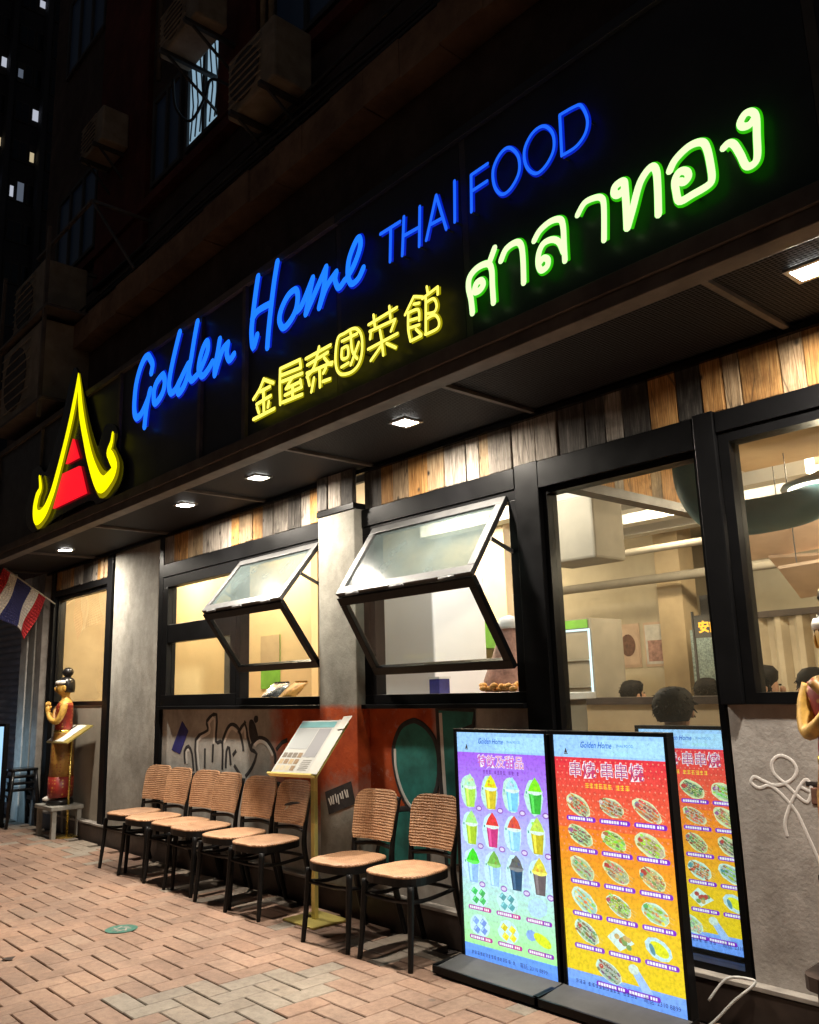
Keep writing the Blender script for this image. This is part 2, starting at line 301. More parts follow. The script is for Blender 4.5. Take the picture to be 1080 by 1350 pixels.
# lettering, logo and graffiti outlines in metres (x, z[, stroke radius])
D={"golden":[["G",[[[-5.845,3.868,0.0267],[-5.828,3.926,0.0267],[-5.872,3.988,0.027],[-5.922,4.03,0.0273],[-5.986,4.02,0.0276],[-6.057,3.955,0.0279],[-6.111,3.857,0.028],[-6.132,3.741,0.0279],[-6.127,3.635,0.0277],[-6.087,3.573,0.0275],[-6.008,3.577,0.0271],[-5.937,3.626,0.0268],[-5.878,3.686,0.0267],[-5.854,3.734,0.0266]],[[-5.862,3.724,0.0266],[-5.908,3.601,0.0267],[-5.934,3.461,0.0266]]]],["o",[[[-5.662,3.79,0.0258],[-5.748,3.758,0.0262],[-5.788,3.694,0.0262],[-5.773,3.606,0.0261],[-5.702,3.611,0.0257],[-5.632,3.657,0.0255],[-5.609,3.725,0.0255],[-5.635,3.782,0.0257],[-5.662,3.79,0.0258]]]],["l",[[[-5.389,4.041,0.0249],[-5.434,3.958,0.025],[-5.486,3.851,0.0251],[-5.525,3.749,0.0251],[-5.538,3.671,0.0251],[-5.505,3.608,0.0249],[-5.431,3.615,0.0245],[-5.368,3.661,0.0243]]]],["d",[[[-5.245,3.751,0.0239],[-5.337,3.683,0.0242],[-5.391,3.628,0.0244],[-5.383,3.569,0.0243],[-5.301,3.601,0.0239],[-5.234,3.684,0.0237]],[[-5.12,4.027,0.0237],[-5.159,3.921,0.0237],[-5.202,3.777,0.0237],[-5.233,3.676,0.0237],[-5.191,3.612,0.0235],[-5.115,3.624,0.0231]]]],["e",[[[-5.092,3.632,0.023],[-5.027,3.682,0.0228],[-4.963,3.761,0.0226],[-4.973,3.83,0.0228],[-5.024,3.805,0.023],[-5.071,3.734,0.0231],[-5.086,3.654,0.023],[-5.031,3.594,0.0227],[-4.95,3.619,0.0224],[-4.894,3.655,0.0222]]]],["n",[[[-4.798,3.786,0.022],[-4.824,3.7,0.022],[-4.856,3.613,0.022],[-4.861,3.55,0.0219]],[[-4.855,3.559,0.0219],[-4.807,3.635,0.0218],[-4.753,3.7,0.0217],[-4.687,3.722,0.0214]],[[-4.687,3.722,0.0214],[-4.703,3.653,0.0214],[-4.668,3.594,0.0212],[-4.608,3.618,0.0209]]]]],"home":[["H",[[[-4.319,4.05,0.0218],[-4.349,3.938,0.0218],[-4.38,3.794,0.0218],[-4.393,3.692,0.0217],[-4.373,3.584,0.0215],[-4.325,3.653,0.0214]],[[-4.095,4.06,0.0208],[-4.131,3.942,0.0208],[-4.164,3.794,0.0208],[-4.192,3.646,0.0208],[-4.207,3.529,0.0207]],[[-4.387,3.784,0.0218],[-4.316,3.815,0.0215],[-4.164,3.809,0.0208]]]],["o",[[[-3.902,3.796,0.0197],[-3.979,3.787,0.02],[-4.05,3.728,0.0202],[-4.072,3.659,0.0202],[-4.03,3.597,0.02],[-3.954,3.616,0.0197],[-3.893,3.67,0.0195],[-3.875,3.747,0.0195],[-3.902,3.796,0.0197]]]],["m",[[[-3.884,3.652,0.0194],[-3.829,3.676,0.0192],[-3.721,3.8,0.0189]],[[-3.721,3.8,0.0189],[-3.756,3.709,0.0189],[-3.795,3.6,0.019]],[[-3.795,3.6,0.019],[-3.708,3.69,0.0187],[-3.59,3.814,0.0183]],[[-3.59,3.814,0.0183],[-3.615,3.698,0.0183],[-3.662,3.59,0.0184]],[[-3.662,3.59,0.0184],[-3.592,3.689,0.0182],[-3.495,3.745,0.0178]],[[-3.495,3.745,0.0178],[-3.507,3.699,0.0178],[-3.475,3.64,0.0176],[-3.42,3.665,0.0174]]]],["e",[[[-3.414,3.662,0.0174],[-3.338,3.717,0.0171],[-3.278,3.805,0.017],[-3.287,3.864,0.0171],[-3.329,3.841,0.0172],[-3.379,3.77,0.0174],[-3.39,3.681,0.0173],[-3.36,3.619,0.0171],[-3.299,3.626,0.0169],[-3.254,3.671,0.0167]]]]],"thai":[["T",[[[-3.106,3.803,0.0125],[-2.95,3.802,0.012]],[[-3.023,3.795,0.0122],[-3.035,3.614,0.0121]]]],["H",[[[-2.918,3.815,0.0119],[-2.939,3.608,0.0118]],[[-2.797,3.815,0.0115],[-2.811,3.603,0.0114]],[[-2.927,3.711,0.0119],[-2.805,3.706,0.0115]]]],["A",[[[-2.759,3.613,0.0113],[-2.677,3.819,0.0112]],[[-2.677,3.819,0.0112],[-2.617,3.61,0.0108]],[[-2.728,3.683,0.0112],[-2.639,3.679,0.0109]]]],["I",[[[-2.548,3.832,0.0108],[-2.558,3.62,0.0107]]]],["F",[[[-2.438,3.808,0.0104],[-2.447,3.621,0.0103]],[[-2.438,3.808,0.0104],[-2.332,3.812,0.0101]],[[-2.44,3.724,0.0104],[-2.341,3.727,0.0101]]]],["O",[[[-2.2,3.824,0.0097],[-2.256,3.818,0.0099],[-2.3,3.763,0.01],[-2.297,3.679,0.0099],[-2.257,3.618,0.0098],[-2.202,3.621,0.0096],[-2.15,3.675,0.0095],[-2.15,3.756,0.0096],[-2.2,3.824,0.0097]]]],["O",[[[-1.999,3.82,0.0092],[-2.062,3.82,0.0093],[-2.111,3.766,0.0094],[-2.108,3.684,0.0094],[-2.06,3.621,0.0092],[-2.003,3.629,0.009],[-1.955,3.681,0.0089],[-1.954,3.759,0.009],[-1.999,3.82,0.0092]]]],["D",[[[-1.91,3.823,0.0089],[-1.915,3.631,0.0088]],[[-1.915,3.631,0.0088],[-1.84,3.634,0.0086],[-1.79,3.668,0.0085],[-1.775,3.726,0.0085],[-1.799,3.802,0.0086],[-1.835,3.818,0.0087],[-1.91,3.823,0.0089]]]]],"cjk":[["gold",[[[-4.246,3.337,0.0134],[-4.297,3.281,0.0135],[-4.366,3.238,0.0137]],[[-4.246,3.334,0.0134],[-4.183,3.301,0.0132],[-4.138,3.279,0.013]],[[-4.287,3.266,0.0135],[-4.178,3.267,0.0132]],[[-4.328,3.195,0.0135],[-4.167,3.206,0.0131]],[[-4.25,3.268,0.0134],[-4.244,3.125,0.0132]],[[-4.323,3.176,0.0135],[-4.301,3.134,0.0134]],[[-4.188,3.174,0.0131],[-4.198,3.141,0.0131]],[[-4.364,3.107,0.0136],[-4.127,3.113,0.0129]]]],["house",[[[-4.063,3.346,0.0129],[-4.068,3.232,0.0128],[-4.062,3.121,0.0127]],[[-4.063,3.346,0.0129],[-3.856,3.338,0.0123]],[[-3.856,3.338,0.0123],[-3.848,3.285,0.0122]],[[-4.058,3.301,0.0128],[-3.848,3.286,0.0122]],[[-4.043,3.259,0.0128],[-3.834,3.247,0.0122]],[[-3.937,3.25,0.0125],[-4.004,3.202,0.0126]],[[-4.004,3.202,0.0126],[-3.853,3.202,0.0122]],[[-3.853,3.213,0.0122],[-3.844,3.177,0.0121]],[[-3.932,3.192,0.0124],[-3.933,3.125,0.0123]],[[-4.014,3.165,0.0126],[-3.839,3.165,0.0121]],[[-4.038,3.127,0.0126],[-3.835,3.119,0.0121]]]],["peace",[[[-3.797,3.324,0.0121],[-3.558,3.329,0.0115]],[[-3.783,3.281,0.012],[-3.584,3.294,0.0115]],[[-3.788,3.233,0.012],[-3.543,3.222,0.0113]],[[-3.666,3.354,0.0118],[-3.716,3.249,0.0118],[-3.788,3.211,0.012]],[[-3.619,3.273,0.0116],[-3.577,3.227,0.0114],[-3.548,3.212,0.0113]],[[-3.664,3.222,0.0117],[-3.661,3.112,0.0116]],[[-3.779,3.202,0.012],[-3.762,3.153,0.0119]],[[-3.717,3.183,0.0118],[-3.744,3.107,0.0118]],[[-3.603,3.208,0.0115],[-3.629,3.184,0.0116]],[[-3.634,3.137,0.0115],[-3.566,3.132,0.0113]]]],["country",[[[-3.488,3.347,0.0107],[-3.512,3.266,0.0107],[-3.508,3.182,0.0106],[-3.468,3.13,0.0105],[-3.381,3.113,0.0103],[-3.315,3.135,0.0101],[-3.283,3.191,0.0101],[-3.28,3.276,0.0101],[-3.309,3.331,0.0102],[-3.356,3.355,0.0104],[-3.433,3.354,0.0105],[-3.488,3.347,0.0107]],[[-3.454,3.316,0.0106],[-3.319,3.314,0.0102]],[[-3.376,3.34,0.0104],[-3.364,3.23,0.0103],[-3.323,3.173,0.0101]],[[-3.307,3.26,0.0102],[-3.38,3.154,0.0103]],[[-3.455,3.272,0.0105],[-3.456,3.216,0.0105],[-3.403,3.211,0.0104],[-3.406,3.269,0.0104],[-3.455,3.272,0.0105]],[[-3.462,3.168,0.0105],[-3.399,3.173,0.0103]]]],["vegetable",[[[-3.222,3.33,0.01],[-2.993,3.343,0.0094]],[[-3.179,3.37,0.0099],[-3.169,3.293,0.0098]],[[-3.051,3.371,0.0096],[-3.045,3.303,0.0095]],[[-3.214,3.29,0.0099],[-3.008,3.283,0.0094]],[[-3.205,3.281,0.0099],[-3.211,3.246,0.0099]],[[-3.13,3.267,0.0097],[-3.122,3.222,0.0097]],[[-3.008,3.283,0.0094],[-3.044,3.231,0.0095]],[[-3.23,3.195,0.0099],[-2.994,3.202,0.0093]],[[-3.122,3.234,0.0097],[-3.108,3.122,0.0096]],[[-3.115,3.184,0.0096],[-3.21,3.125,0.0098]],[[-3.08,3.177,0.0095],[-3.01,3.131,0.0093]]]],["hall",[[[-2.864,3.353,0.0091],[-2.933,3.28,0.0092]],[[-2.864,3.353,0.0091],[-2.801,3.326,0.009]],[[-2.866,3.313,0.0091],[-2.826,3.304,0.009]],[[-2.908,3.282,0.0092],[-2.912,3.196,0.0091],[-2.898,3.128,0.0091]],[[-2.908,3.282,0.0092],[-2.835,3.273,0.009],[-2.83,3.214,0.009]],[[-2.902,3.239,0.0091],[-2.845,3.231,0.009]],[[-2.903,3.199,0.0091],[-2.831,3.191,0.0089]],[[-2.898,3.128,0.0091],[-2.819,3.13,0.0089]],[[-2.856,3.177,0.009],[-2.818,3.135,0.0089]],[[-2.768,3.368,0.0089],[-2.762,3.331,0.0089]],[[-2.802,3.318,0.0089],[-2.692,3.338,0.0087]],[[-2.692,3.338,0.0087],[-2.694,3.299,0.0087]],[[-2.778,3.309,0.0089],[-2.787,3.127,0.0088]],[[-2.779,3.287,0.0089],[-2.725,3.289,0.0087],[-2.704,3.247,0.0087],[-2.721,3.219,0.0087],[-2.775,3.228,0.0088]],[[-2.784,3.202,0.0088],[-2.722,3.203,0.0087],[-2.693,3.164,0.0086],[-2.703,3.129,0.0086],[-2.772,3.125,0.0088],[-2.791,3.127,0.0088]]]]],"siam":[["so",[[[-2.472,3.121,0.0161],[-2.477,3.192,0.0163],[-2.489,3.255,0.0164],[-2.477,3.303,0.0164],[-2.428,3.328,0.0162],[-2.364,3.322,0.0159],[-2.342,3.284,0.0157],[-2.342,3.205,0.0156],[-2.341,3.123,0.0155]],[[-2.451,3.219,0.0162],[-2.42,3.214,0.016],[-2.397,3.233,0.0159],[-2.409,3.257,0.016],[-2.438,3.254,0.0161],[-2.451,3.219,0.0162]],[[-2.348,3.33,0.0158],[-2.317,3.379,0.0157]]]],["aa",[[[-2.284,3.303,0.0155],[-2.25,3.345,0.0154],[-2.193,3.352,0.0151],[-2.164,3.326,0.0149],[-2.158,3.257,0.0148],[-2.162,3.148,0.0147]]]],["lo",[[[-2.091,3.315,0.0146],[-2.056,3.348,0.0145],[-1.998,3.363,0.0142],[-1.948,3.35,0.014],[-1.935,3.313,0.0139],[-1.936,3.243,0.0138],[-1.938,3.157,0.0137]],[[-1.943,3.2,0.0138],[-1.961,3.251,0.0139],[-1.997,3.279,0.0141],[-2.043,3.28,0.0143],[-2.07,3.247,0.0144],[-2.077,3.199,0.0144],[-2.062,3.165,0.0143],[-2.031,3.171,0.0142],[-2.025,3.198,0.0142],[-2.046,3.215,0.0143],[-2.067,3.205,0.0144]]]],["aa",[[[-1.859,3.328,0.0136],[-1.822,3.364,0.0134],[-1.775,3.364,0.0132],[-1.74,3.348,0.0131],[-1.731,3.307,0.013],[-1.743,3.164,0.0129]]]],["tho",[[[-1.629,3.356,0.0164],[-1.641,3.37,0.0165],[-1.671,3.365,0.0166],[-1.679,3.341,0.0166],[-1.663,3.324,0.0165],[-1.636,3.331,0.0164],[-1.629,3.356,0.0164]],[[-1.629,3.356,0.0164],[-1.63,3.277,0.0163],[-1.635,3.169,0.0162]],[[-1.634,3.168,0.0161],[-1.604,3.233,0.0161],[-1.562,3.326,0.016],[-1.513,3.365,0.0157],[-1.49,3.342,0.0156],[-1.49,3.271,0.0155],[-1.498,3.161,0.0154]]]],["o",[[[-1.435,3.311,0.0152],[-1.407,3.344,0.0151],[-1.35,3.367,0.0148],[-1.301,3.358,0.0146],[-1.283,3.324,0.0144],[-1.276,3.252,0.0143],[-1.277,3.197,0.0142],[-1.294,3.18,0.0143],[-1.353,3.174,0.0146],[-1.408,3.173,0.0149],[-1.418,3.223,0.015],[-1.417,3.265,0.0151],[-1.395,3.287,0.015],[-1.369,3.274,0.0148],[-1.364,3.25,0.0148],[-1.382,3.238,0.0148],[-1.398,3.249,0.0149]]]],["ngo",[[[-1.222,3.291,0.0141],[-1.202,3.299,0.014],[-1.183,3.283,0.0138],[-1.165,3.234,0.0137],[-1.15,3.183,0.0135],[-1.125,3.176,0.0134],[-1.108,3.198,0.0133],[-1.101,3.274,0.0134],[-1.096,3.34,0.0134],[-1.108,3.37,0.0135],[-1.132,3.376,0.0137],[-1.152,3.354,0.0138],[-1.145,3.333,0.0137],[-1.122,3.327,0.0136],[-1.102,3.34,0.0135]]]]],"logo":[[[-7.318,4.31,0.0061],[-7.338,4.184,0.0242],[-7.382,4.049,0.0343],[-7.453,3.885,0.0364],[-7.553,3.703,0.0366],[-7.682,3.489,0.041],[-7.817,3.297,0.0456],[-7.98,3.155,0.0632],[-8.166,3.125,0.082],[-8.262,3.23,0.0484],[-8.222,3.349,0.0418],[-8.151,3.411,0.0284],[-8.2,3.538,0.0133]],[[-7.318,4.31,0.0061],[-7.271,4.14,0.0279],[-7.196,3.902,0.0428],[-7.06,3.632,0.0452],[-6.886,3.363,0.0597],[-6.673,3.153,0.0866],[-6.498,3.171,0.0674],[-6.419,3.24,0.0467],[-6.479,3.328,0.0508],[-6.547,3.398,0.0378],[-6.504,3.475,0.0205],[-6.488,3.545,0.0137]]],"red":[[[-7.39,3.716],[-7.243,3.509],[-7.534,3.514]],[[-7.602,3.438],[-7.802,3.15],[-7.029,3.148],[-7.202,3.424]]],"plate":[[-7.464,4.42],[-7.252,4.145],[-7.064,3.806],[-6.864,3.525],[-6.79,3.598],[-6.691,3.675],[-6.503,3.615],[-6.443,3.513],[-6.473,3.433],[-6.321,3.269],[-6.332,3.123],[-6.496,3.017],[-6.807,3.01],[-6.979,3.075],[-7.694,3.063],[-8.018,3.019],[-8.331,3.007],[-8.574,3.135],[-8.609,3.323],[-8.521,3.464],[-8.516,3.648],[-8.299,3.667],[-8.14,3.569],[-8.014,3.643],[-7.737,4.032],[-7.586,4.343]],"oval":[[-4.172,1.238],[-4.283,1.192],[-4.355,1.069],[-4.348,0.93],[-4.287,0.783],[-4.188,0.686],[-4.083,0.713],[-3.968,0.817],[-3.929,0.962],[-3.949,1.106],[-4.022,1.19],[-4.105,1.232]],"bar":[[-3.926,1.312],[-3.605,1.311],[-3.617,1.215],[-3.701,1.192],[-3.749,1.023],[-3.747,0.423],[-3.888,0.406],[-3.909,0.75]],"leaf":[[-5.021,0.479],[-4.958,0.58],[-4.828,0.64],[-4.727,0.658],[-4.697,0.569],[-4.765,0.48]],"mound":[[-4.532,0.279],[-4.5,0.516],[-4.411,0.641],[-4.253,0.696],[-4.105,0.654],[-4.079,0.338]],"graf":[[[-7.009,0.79],[-7.047,1.051],[-6.835,1.133],[-6.85,1.216],[-6.68,1.27],[-6.685,1.048],[-6.578,1.04],[-6.571,0.823]],[[-6.578,1.051],[-6.499,1.156],[-6.42,1.191],[-6.317,1.159],[-6.248,1.037],[-6.236,0.982]],[[-6.316,1.125],[-6.218,1.205],[-6.173,1.094],[-6.118,0.997]],[[-6.117,0.986],[-6.097,1.052],[-5.992,1.093],[-5.869,1.069],[-5.768,0.977],[-5.768,0.904]],[[-6.118,0.997],[-6.033,0.968],[-6.105,0.857],[-6.2,0.787]],[[-7.233,0.84],[-7.252,0.948],[-7.175,0.994],[-7.106,0.929],[-7.073,0.787]],[[-6.74,0.873],[-6.733,1.024]],[[-6.872,0.821],[-6.874,0.985]],[[-6.514,0.837],[-6.506,0.973],[-6.461,1.003],[-6.434,0.864]],[[-5.749,1.009],[-5.671,1.064],[-5.594,1.086]],[[-6.402,0.943],[-6.347,0.984]],[[-6.378,0.866],[-6.265,0.783]],[[-6.218,1.205],[-6.208,1.221]]],"grafw":[[[-6.966,0.793],[-7.002,1.04],[-6.797,1.122],[-6.807,1.199],[-6.716,1.235],[-6.721,1.03]],[[-6.543,1.041],[-6.475,1.128],[-6.419,1.166],[-6.339,1.136]],[[-6.272,1.126],[-6.218,1.166],[-6.205,1.083]],[[-6.065,1.031],[-5.992,1.066],[-5.889,1.047],[-5.798,0.965]],[[-7.194,0.842],[-7.206,0.938],[-7.173,0.961]]],"blob":[[[-6.143,1.222],[-6.089,1.228],[-6.035,1.157],[-6.017,1.087],[-6.097,1.047],[-6.145,1.128]],[[-6.062,1.261],[-6.019,1.261],[-6.015,1.223],[-6.053,1.208],[-6.074,1.233]]],"stk":[[-7.306,1.212],[-7.181,1.127],[-7.332,0.921],[-7.499,0.953]],"stk2":[[-4.972,0.76],[-4.676,0.849],[-4.632,0.708],[-4.928,0.615]],"scr":[[[-1.652,0.681],[-1.691,0.787],[-1.737,0.896],[-1.824,0.982],[-1.884,0.973],[-1.917,0.996],[-1.898,1.019],[-1.859,1.004],[-1.808,0.988],[-1.744,1.009],[-1.708,1.051],[-1.723,1.094],[-1.772,1.114],[-1.812,1.085],[-1.807,1.037],[-1.756,0.991],[-1.711,0.946],[-1.675,0.931],[-1.654,0.988],[-1.672,1.02],[-1.707,0.984],[-1.757,0.904],[-1.785,0.835],[-1.781,0.783]],[[-1.701,0.989],[-1.613,0.948]]]}
# ------------------------------------------------------------------ mesh helpers
def smooth(pts, k=5, closed=False):
    "Catmull-Rom through the points"
    P = [Vector(p) for p in pts]; n = len(P)
    if n < 3: return P
    out = []
    rng = range(n if closed else n - 1)
    for i in rng:
        a, b, c, d = (P[(i - 1) % n], P[i], P[(i + 1) % n], P[(i + 2) % n]) if closed else (P[max(i - 1, 0)], P[i], P[i + 1], P[min(i + 2, n - 1)])
        for j in range(k):
            t = j / k
            out.append(.5 * ((2 * b) + (c - a) * t + (2 * a - 5 * b + 4 * c - d) * t * t + (3 * b - a - 3 * c + d) * t ** 3))
    if not closed: out.append(P[-1])
    return out
class MB:
    def __init__(s): s.v = []; s.f = []; s.m = []; s.c = []; s.uv = None
    def add(s, vs, fs, mi=0, col=None):
        o = len(s.v); s.v += [tuple(x) for x in vs]
        for f in fs: s.f.append(tuple(i + o for i in f)); s.m.append(mi); s.c.append(col)
        return s
    def box(s, x0, x1, y0, y1, z0, z1, mi=0, col=None):
        return s.add([(x0, y0, z0), (x1, y0, z0), (x1, y1, z0), (x0, y1, z0), (x0, y0, z1), (x1, y0, z1), (x1, y1, z1), (x0, y1, z1)],
                     [(0, 3, 2, 1), (4, 5, 6, 7), (0, 1, 5, 4), (1, 2, 6, 5), (2, 3, 7, 6), (3, 0, 4, 7)], mi, col)
    def obox(s, o, u, v, n, mi=0):
        "box from corner o spanned by three edge vectors"
        o, u, v, n = map(Vector, (o, u, v, n))
        p = [o, o + u, o + u + v, o + v]; q = [x + n for x in p]
        fs = [(0, 3, 2, 1), (4, 5, 6, 7), (0, 1, 5, 4), (1, 2, 6, 5), (2, 3, 7, 6), (3, 0, 4, 7)]
        if u.cross(v).dot(n) < 0: fs = [f[::-1] for f in fs]
        return s.add(p + q, fs, mi)
    def bar(s, a, b, w, h=None, up=(0, 0, 1), mi=0):
        a, b = Vector(a), Vector(b); h = h or w; d = (b - a).normalized(); up = Vector(up)
        if abs(d.dot(up)) > .95: up = Vector((0, 1, 0))
        x = d.cross(up).normalized(); y = x.cross(d)
        return s.obox(a - x * w / 2 - y * h / 2, x * w, y * h, b - a, mi)
    def frame(s, o, u, v, n, w, mi=0):
        "rectangular frame with bars of width w lying inside the rectangle o,u,v with depth vector n"
        o, u, v, n = map(Vector, (o, u, v, n)); U, V = u.normalized(), v.normalized()
        s.obox(o, u, V * w, n, mi); s.obox(o + v - V * w, u, V * w, n, mi)
        s.obox(o + V * w, U * w, v - V * 2 * w, n, mi); s.obox(o + u - U * w + V * w, U * w, v - V * 2 * w, n, mi); return s
    def prism(s, poly, y0, y1, mi=0, col=None):
        "xz outline (any winding, may be concave) pushed from y0 to y1"
        bm = bmesh.new(); vs = [bm.verts.new((p[0], y0, p[1])) for p in poly]; f = bm.faces.new(vs); bm.normal_update()
        if f.normal.y > 0: f.normal_flip()
        bmesh.ops.triangulate(bm, faces=[f]); bm.verts.index_update()
        tri = [tuple(v.index for v in f.verts) for f in bm.faces]; bm.free(); n = len(poly)
        ar = sum(poly[i][0] * poly[(i + 1) % n][1] - poly[(i + 1) % n][0] * poly[i][1] for i in range(n))
        side = [(i, (i + 1) % n, (i + 1) % n + n, i + n) for i in range(n)]
        if ar < 0: side = [f[::-1] for f in side]
        side = [f[::-1] for f in side]
        return s.add([(p[0], y0, p[1]) for p in poly] + [(p[0], y1, p[1]) for p in poly], tri + [tuple(i + n for i in f[::-1]) for f in tri] + side, mi, col)
    def tube(s, path, r, n=8, mi=0, cap=True, flat=None, closed=False):
        "swept tube; r number or list; flat = (normal axis, factor) squeezes the section along that axis"
        P = [Vector(p) for p in path]; k = len(P); rr = r if isinstance(r, (list, tuple)) else [r] * k
        rows = []; X = None
        for i, p in enumerate(P):
            if closed: d = P[(i + 1) % k] - P[i - 1]
            else: d = P[min(i + 1, k - 1)] - P[max(i - 1, 0)]
            d = d.normalized() if d.length > 1e-9 else Vector((0, 0, 1))
            if flat:
                Y = Vector(flat[0]); X = d.cross(Y).normalized(); ya = Y * flat[1]
            else:
                if X is None: X = d.orthogonal().normalized()
                X = (X - d * X.dot(d)).normalized(); ya = d.cross(X)
            rows.append([p + (X * math.cos(2 * math.pi * j / n) + ya * math.sin(2 * math.pi * j / n)) * rr[i] for j in range(n)])
        return s.loft(rows, mi, cap and not closed, closed)
    def loft(s, rows, mi=0, cap=True, closed=False):
        n = len(rows[0]); k = len(rows); vs = [p for r in rows for p in r]; fs = []
        for i in range(k if closed else k - 1):
            a, b = i * n, ((i + 1) % k) * n
            for j in range(n): fs.append((a + j, a + (j + 1) % n, b + (j + 1) % n, b + j))
        if cap: fs.append(tuple(range(n))[::-1]); fs.append(tuple(range((k - 1) * n, k * n)))
        return s.add(vs, fs, mi)
    def rings(s, rs, n=20, mi=0, power=2.0):
        "stack of ellipses (cx, cy, z, rx, ry)"
        rows = []
        for cx, cy, z, rx, ry in rs:
            row = []
            for j in range(n):
                a = 2 * math.pi * j / n; c, q = math.cos(a), math.sin(a)
                row.append(Vector((cx + rx * math.copysign(abs(c) ** (2 / power), c), cy + ry * math.copysign(abs(q) ** (2 / power), q), z)))
            rows.append(row)
        return s.loft(rows, mi)
    def ball(s, c, r, mi=0, nu=14, nv=9):
        rx, ry, rz = r if isinstance(r, tuple) else (r, r, r)
        rows = []
        for i in range(nv):
            a = math.pi * (i + .02) / (nv - 1 + .04) - math.pi / 2
            rows.append((c[0], c[1], c[2] + rz * math.sin(a), max(1e-4, rx * math.cos(a)), max(1e-4, ry * math.cos(a))))
        return s.rings(rows, nu, mi)
    def mesh(s, name, mats, smooth_=False):
        me = bpy.data.meshes.new(name); me.from_pydata(s.v, [], s.f)
        for mt in mats: me.materials.append(mt)
        me.polygons.foreach_set('material_index', s.m)
        if any(c is not None for c in s.c):
            at = me.attributes.new('Col', 'FLOAT_COLOR', 'CORNER')
            for p in me.polygons:
                c = s.c[p.index] or (0, 0, 0)
                for li in p.loop_indices: at.data[li].color = (*c, 1)
        if smooth_: me.polygons.foreach_set('use_smooth', [True] * len(me.polygons))
        if s.uv:
            ul = me.uv_layers.new(name='UVMap')
            for l in me.loops: ul.data[l.index].uv = s.uv(me.vertices[l.vertex_index].co)
        me.update(); return me
    def build(s, name, mats, parent=None, smooth_=False, bevel=0, label=None, auto=0):
        if not isinstance(mats, (list, tuple)): mats = [mats]
        return put(name, s.mesh(name, mats, smooth_), parent, bevel, label, auto)
def put(name, me, parent=None, bevel=0, label=None, auto=0):
    o = bpy.data.objects.new(name, me); C.objects.link(o)
    if parent is not None:
        o.parent = parent; o.matrix_parent_inverse = parent_world(parent).inverted()
    if bevel:
        b = o.modifiers.new('edge', 'BEVEL'); b.width = bevel; b.segments = 2; b.limit_method = 'ANGLE'; b.angle_limit = R(50)
    if auto:
        me.polygons.foreach_set('use_smooth', [True] * len(me.polygons))
        e = o.modifiers.new('split', 'EDGE_SPLIT'); e.split_angle = R(auto)
    if label: o['label'] = label
    return o
def parent_world(p):
    "world matrix worked out by hand (the depsgraph has not run yet)"
    mm = Matrix.LocRotScale(p.location, p.rotation_euler, p.scale)
    if p.parent is not None: mm = parent_world(p.parent) @ p.matrix_parent_inverse @ mm
    return mm
def tag(o, label, cat=None, group=None, kind=None):
    o['label'] = label
    if cat: o['category'] = cat
    if group: o['group'] = group
    if kind: o['kind'] = kind
    return o
def thing(name, label, cat, loc=(0, 0, 0), rz=0, group=None):
    o = bpy.data.objects.new(name, None); C.objects.link(o); o.location = loc; o.rotation_euler = (0, 0, rz); o.empty_display_size = .1
    return tag(o, label, cat, group)
def place(o, parent):
    "child built in the parent's local coordinates"
    o.parent = parent; return o
def dup(root, loc, rz, label):
    def cp(o, par):
        c = o.copy(); C.objects.link(c)
        if par is not None: c.parent = par; c.matrix_parent_inverse = o.matrix_parent_inverse
        for ch in o.children: cp(ch, c)
        return c
    r = cp(root, None); r.location = loc; r.rotation_euler = (0, 0, rz); r['label'] = label; return r
def structure(o): o['kind'] = 'structure'; return o
def lamp(name, kind, loc, energy, color=(1, 1, 1), parent=None, **kw):
    d = bpy.data.lights.new(name, kind); d.energy = energy; d.color = color
    for k, v in kw.items(): setattr(d, k, v)
    o = bpy.data.objects.new(name, d); C.objects.link(o); o.location = loc
    if parent is not None: o.parent = parent; o.matrix_parent_inverse = parent_world(parent).inverted()
    return o
def textmesh(body, size, bold=0.0, shear=0.0):
    "outline lettering from the built-in font -> 2D verts (centred at the left end of the baseline), faces, width"
    c = bpy.data.curves.new('lettering', 'FONT'); c.body = body; c.size = size; c.offset = bold; c.shear = shear; c.resolution_u = 2; c.fill_mode = 'BOTH'
    o = bpy.data.objects.new('lettering', c); C.objects.link(o)
    dg = bpy.context.evaluated_depsgraph_get(); dg.update()
    me = o.evaluated_get(dg).to_mesh(); vs = [(v.co.x, v.co.y) for v in me.vertices]; fs = [tuple(p.vertices) for p in me.polygons]
    o.evaluated_get(dg).to_mesh_clear(); bpy.data.objects.remove(o); bpy.data.curves.remove(c)
    wd = max((v[0] for v in vs), default=0)
    return vs, fs, wd

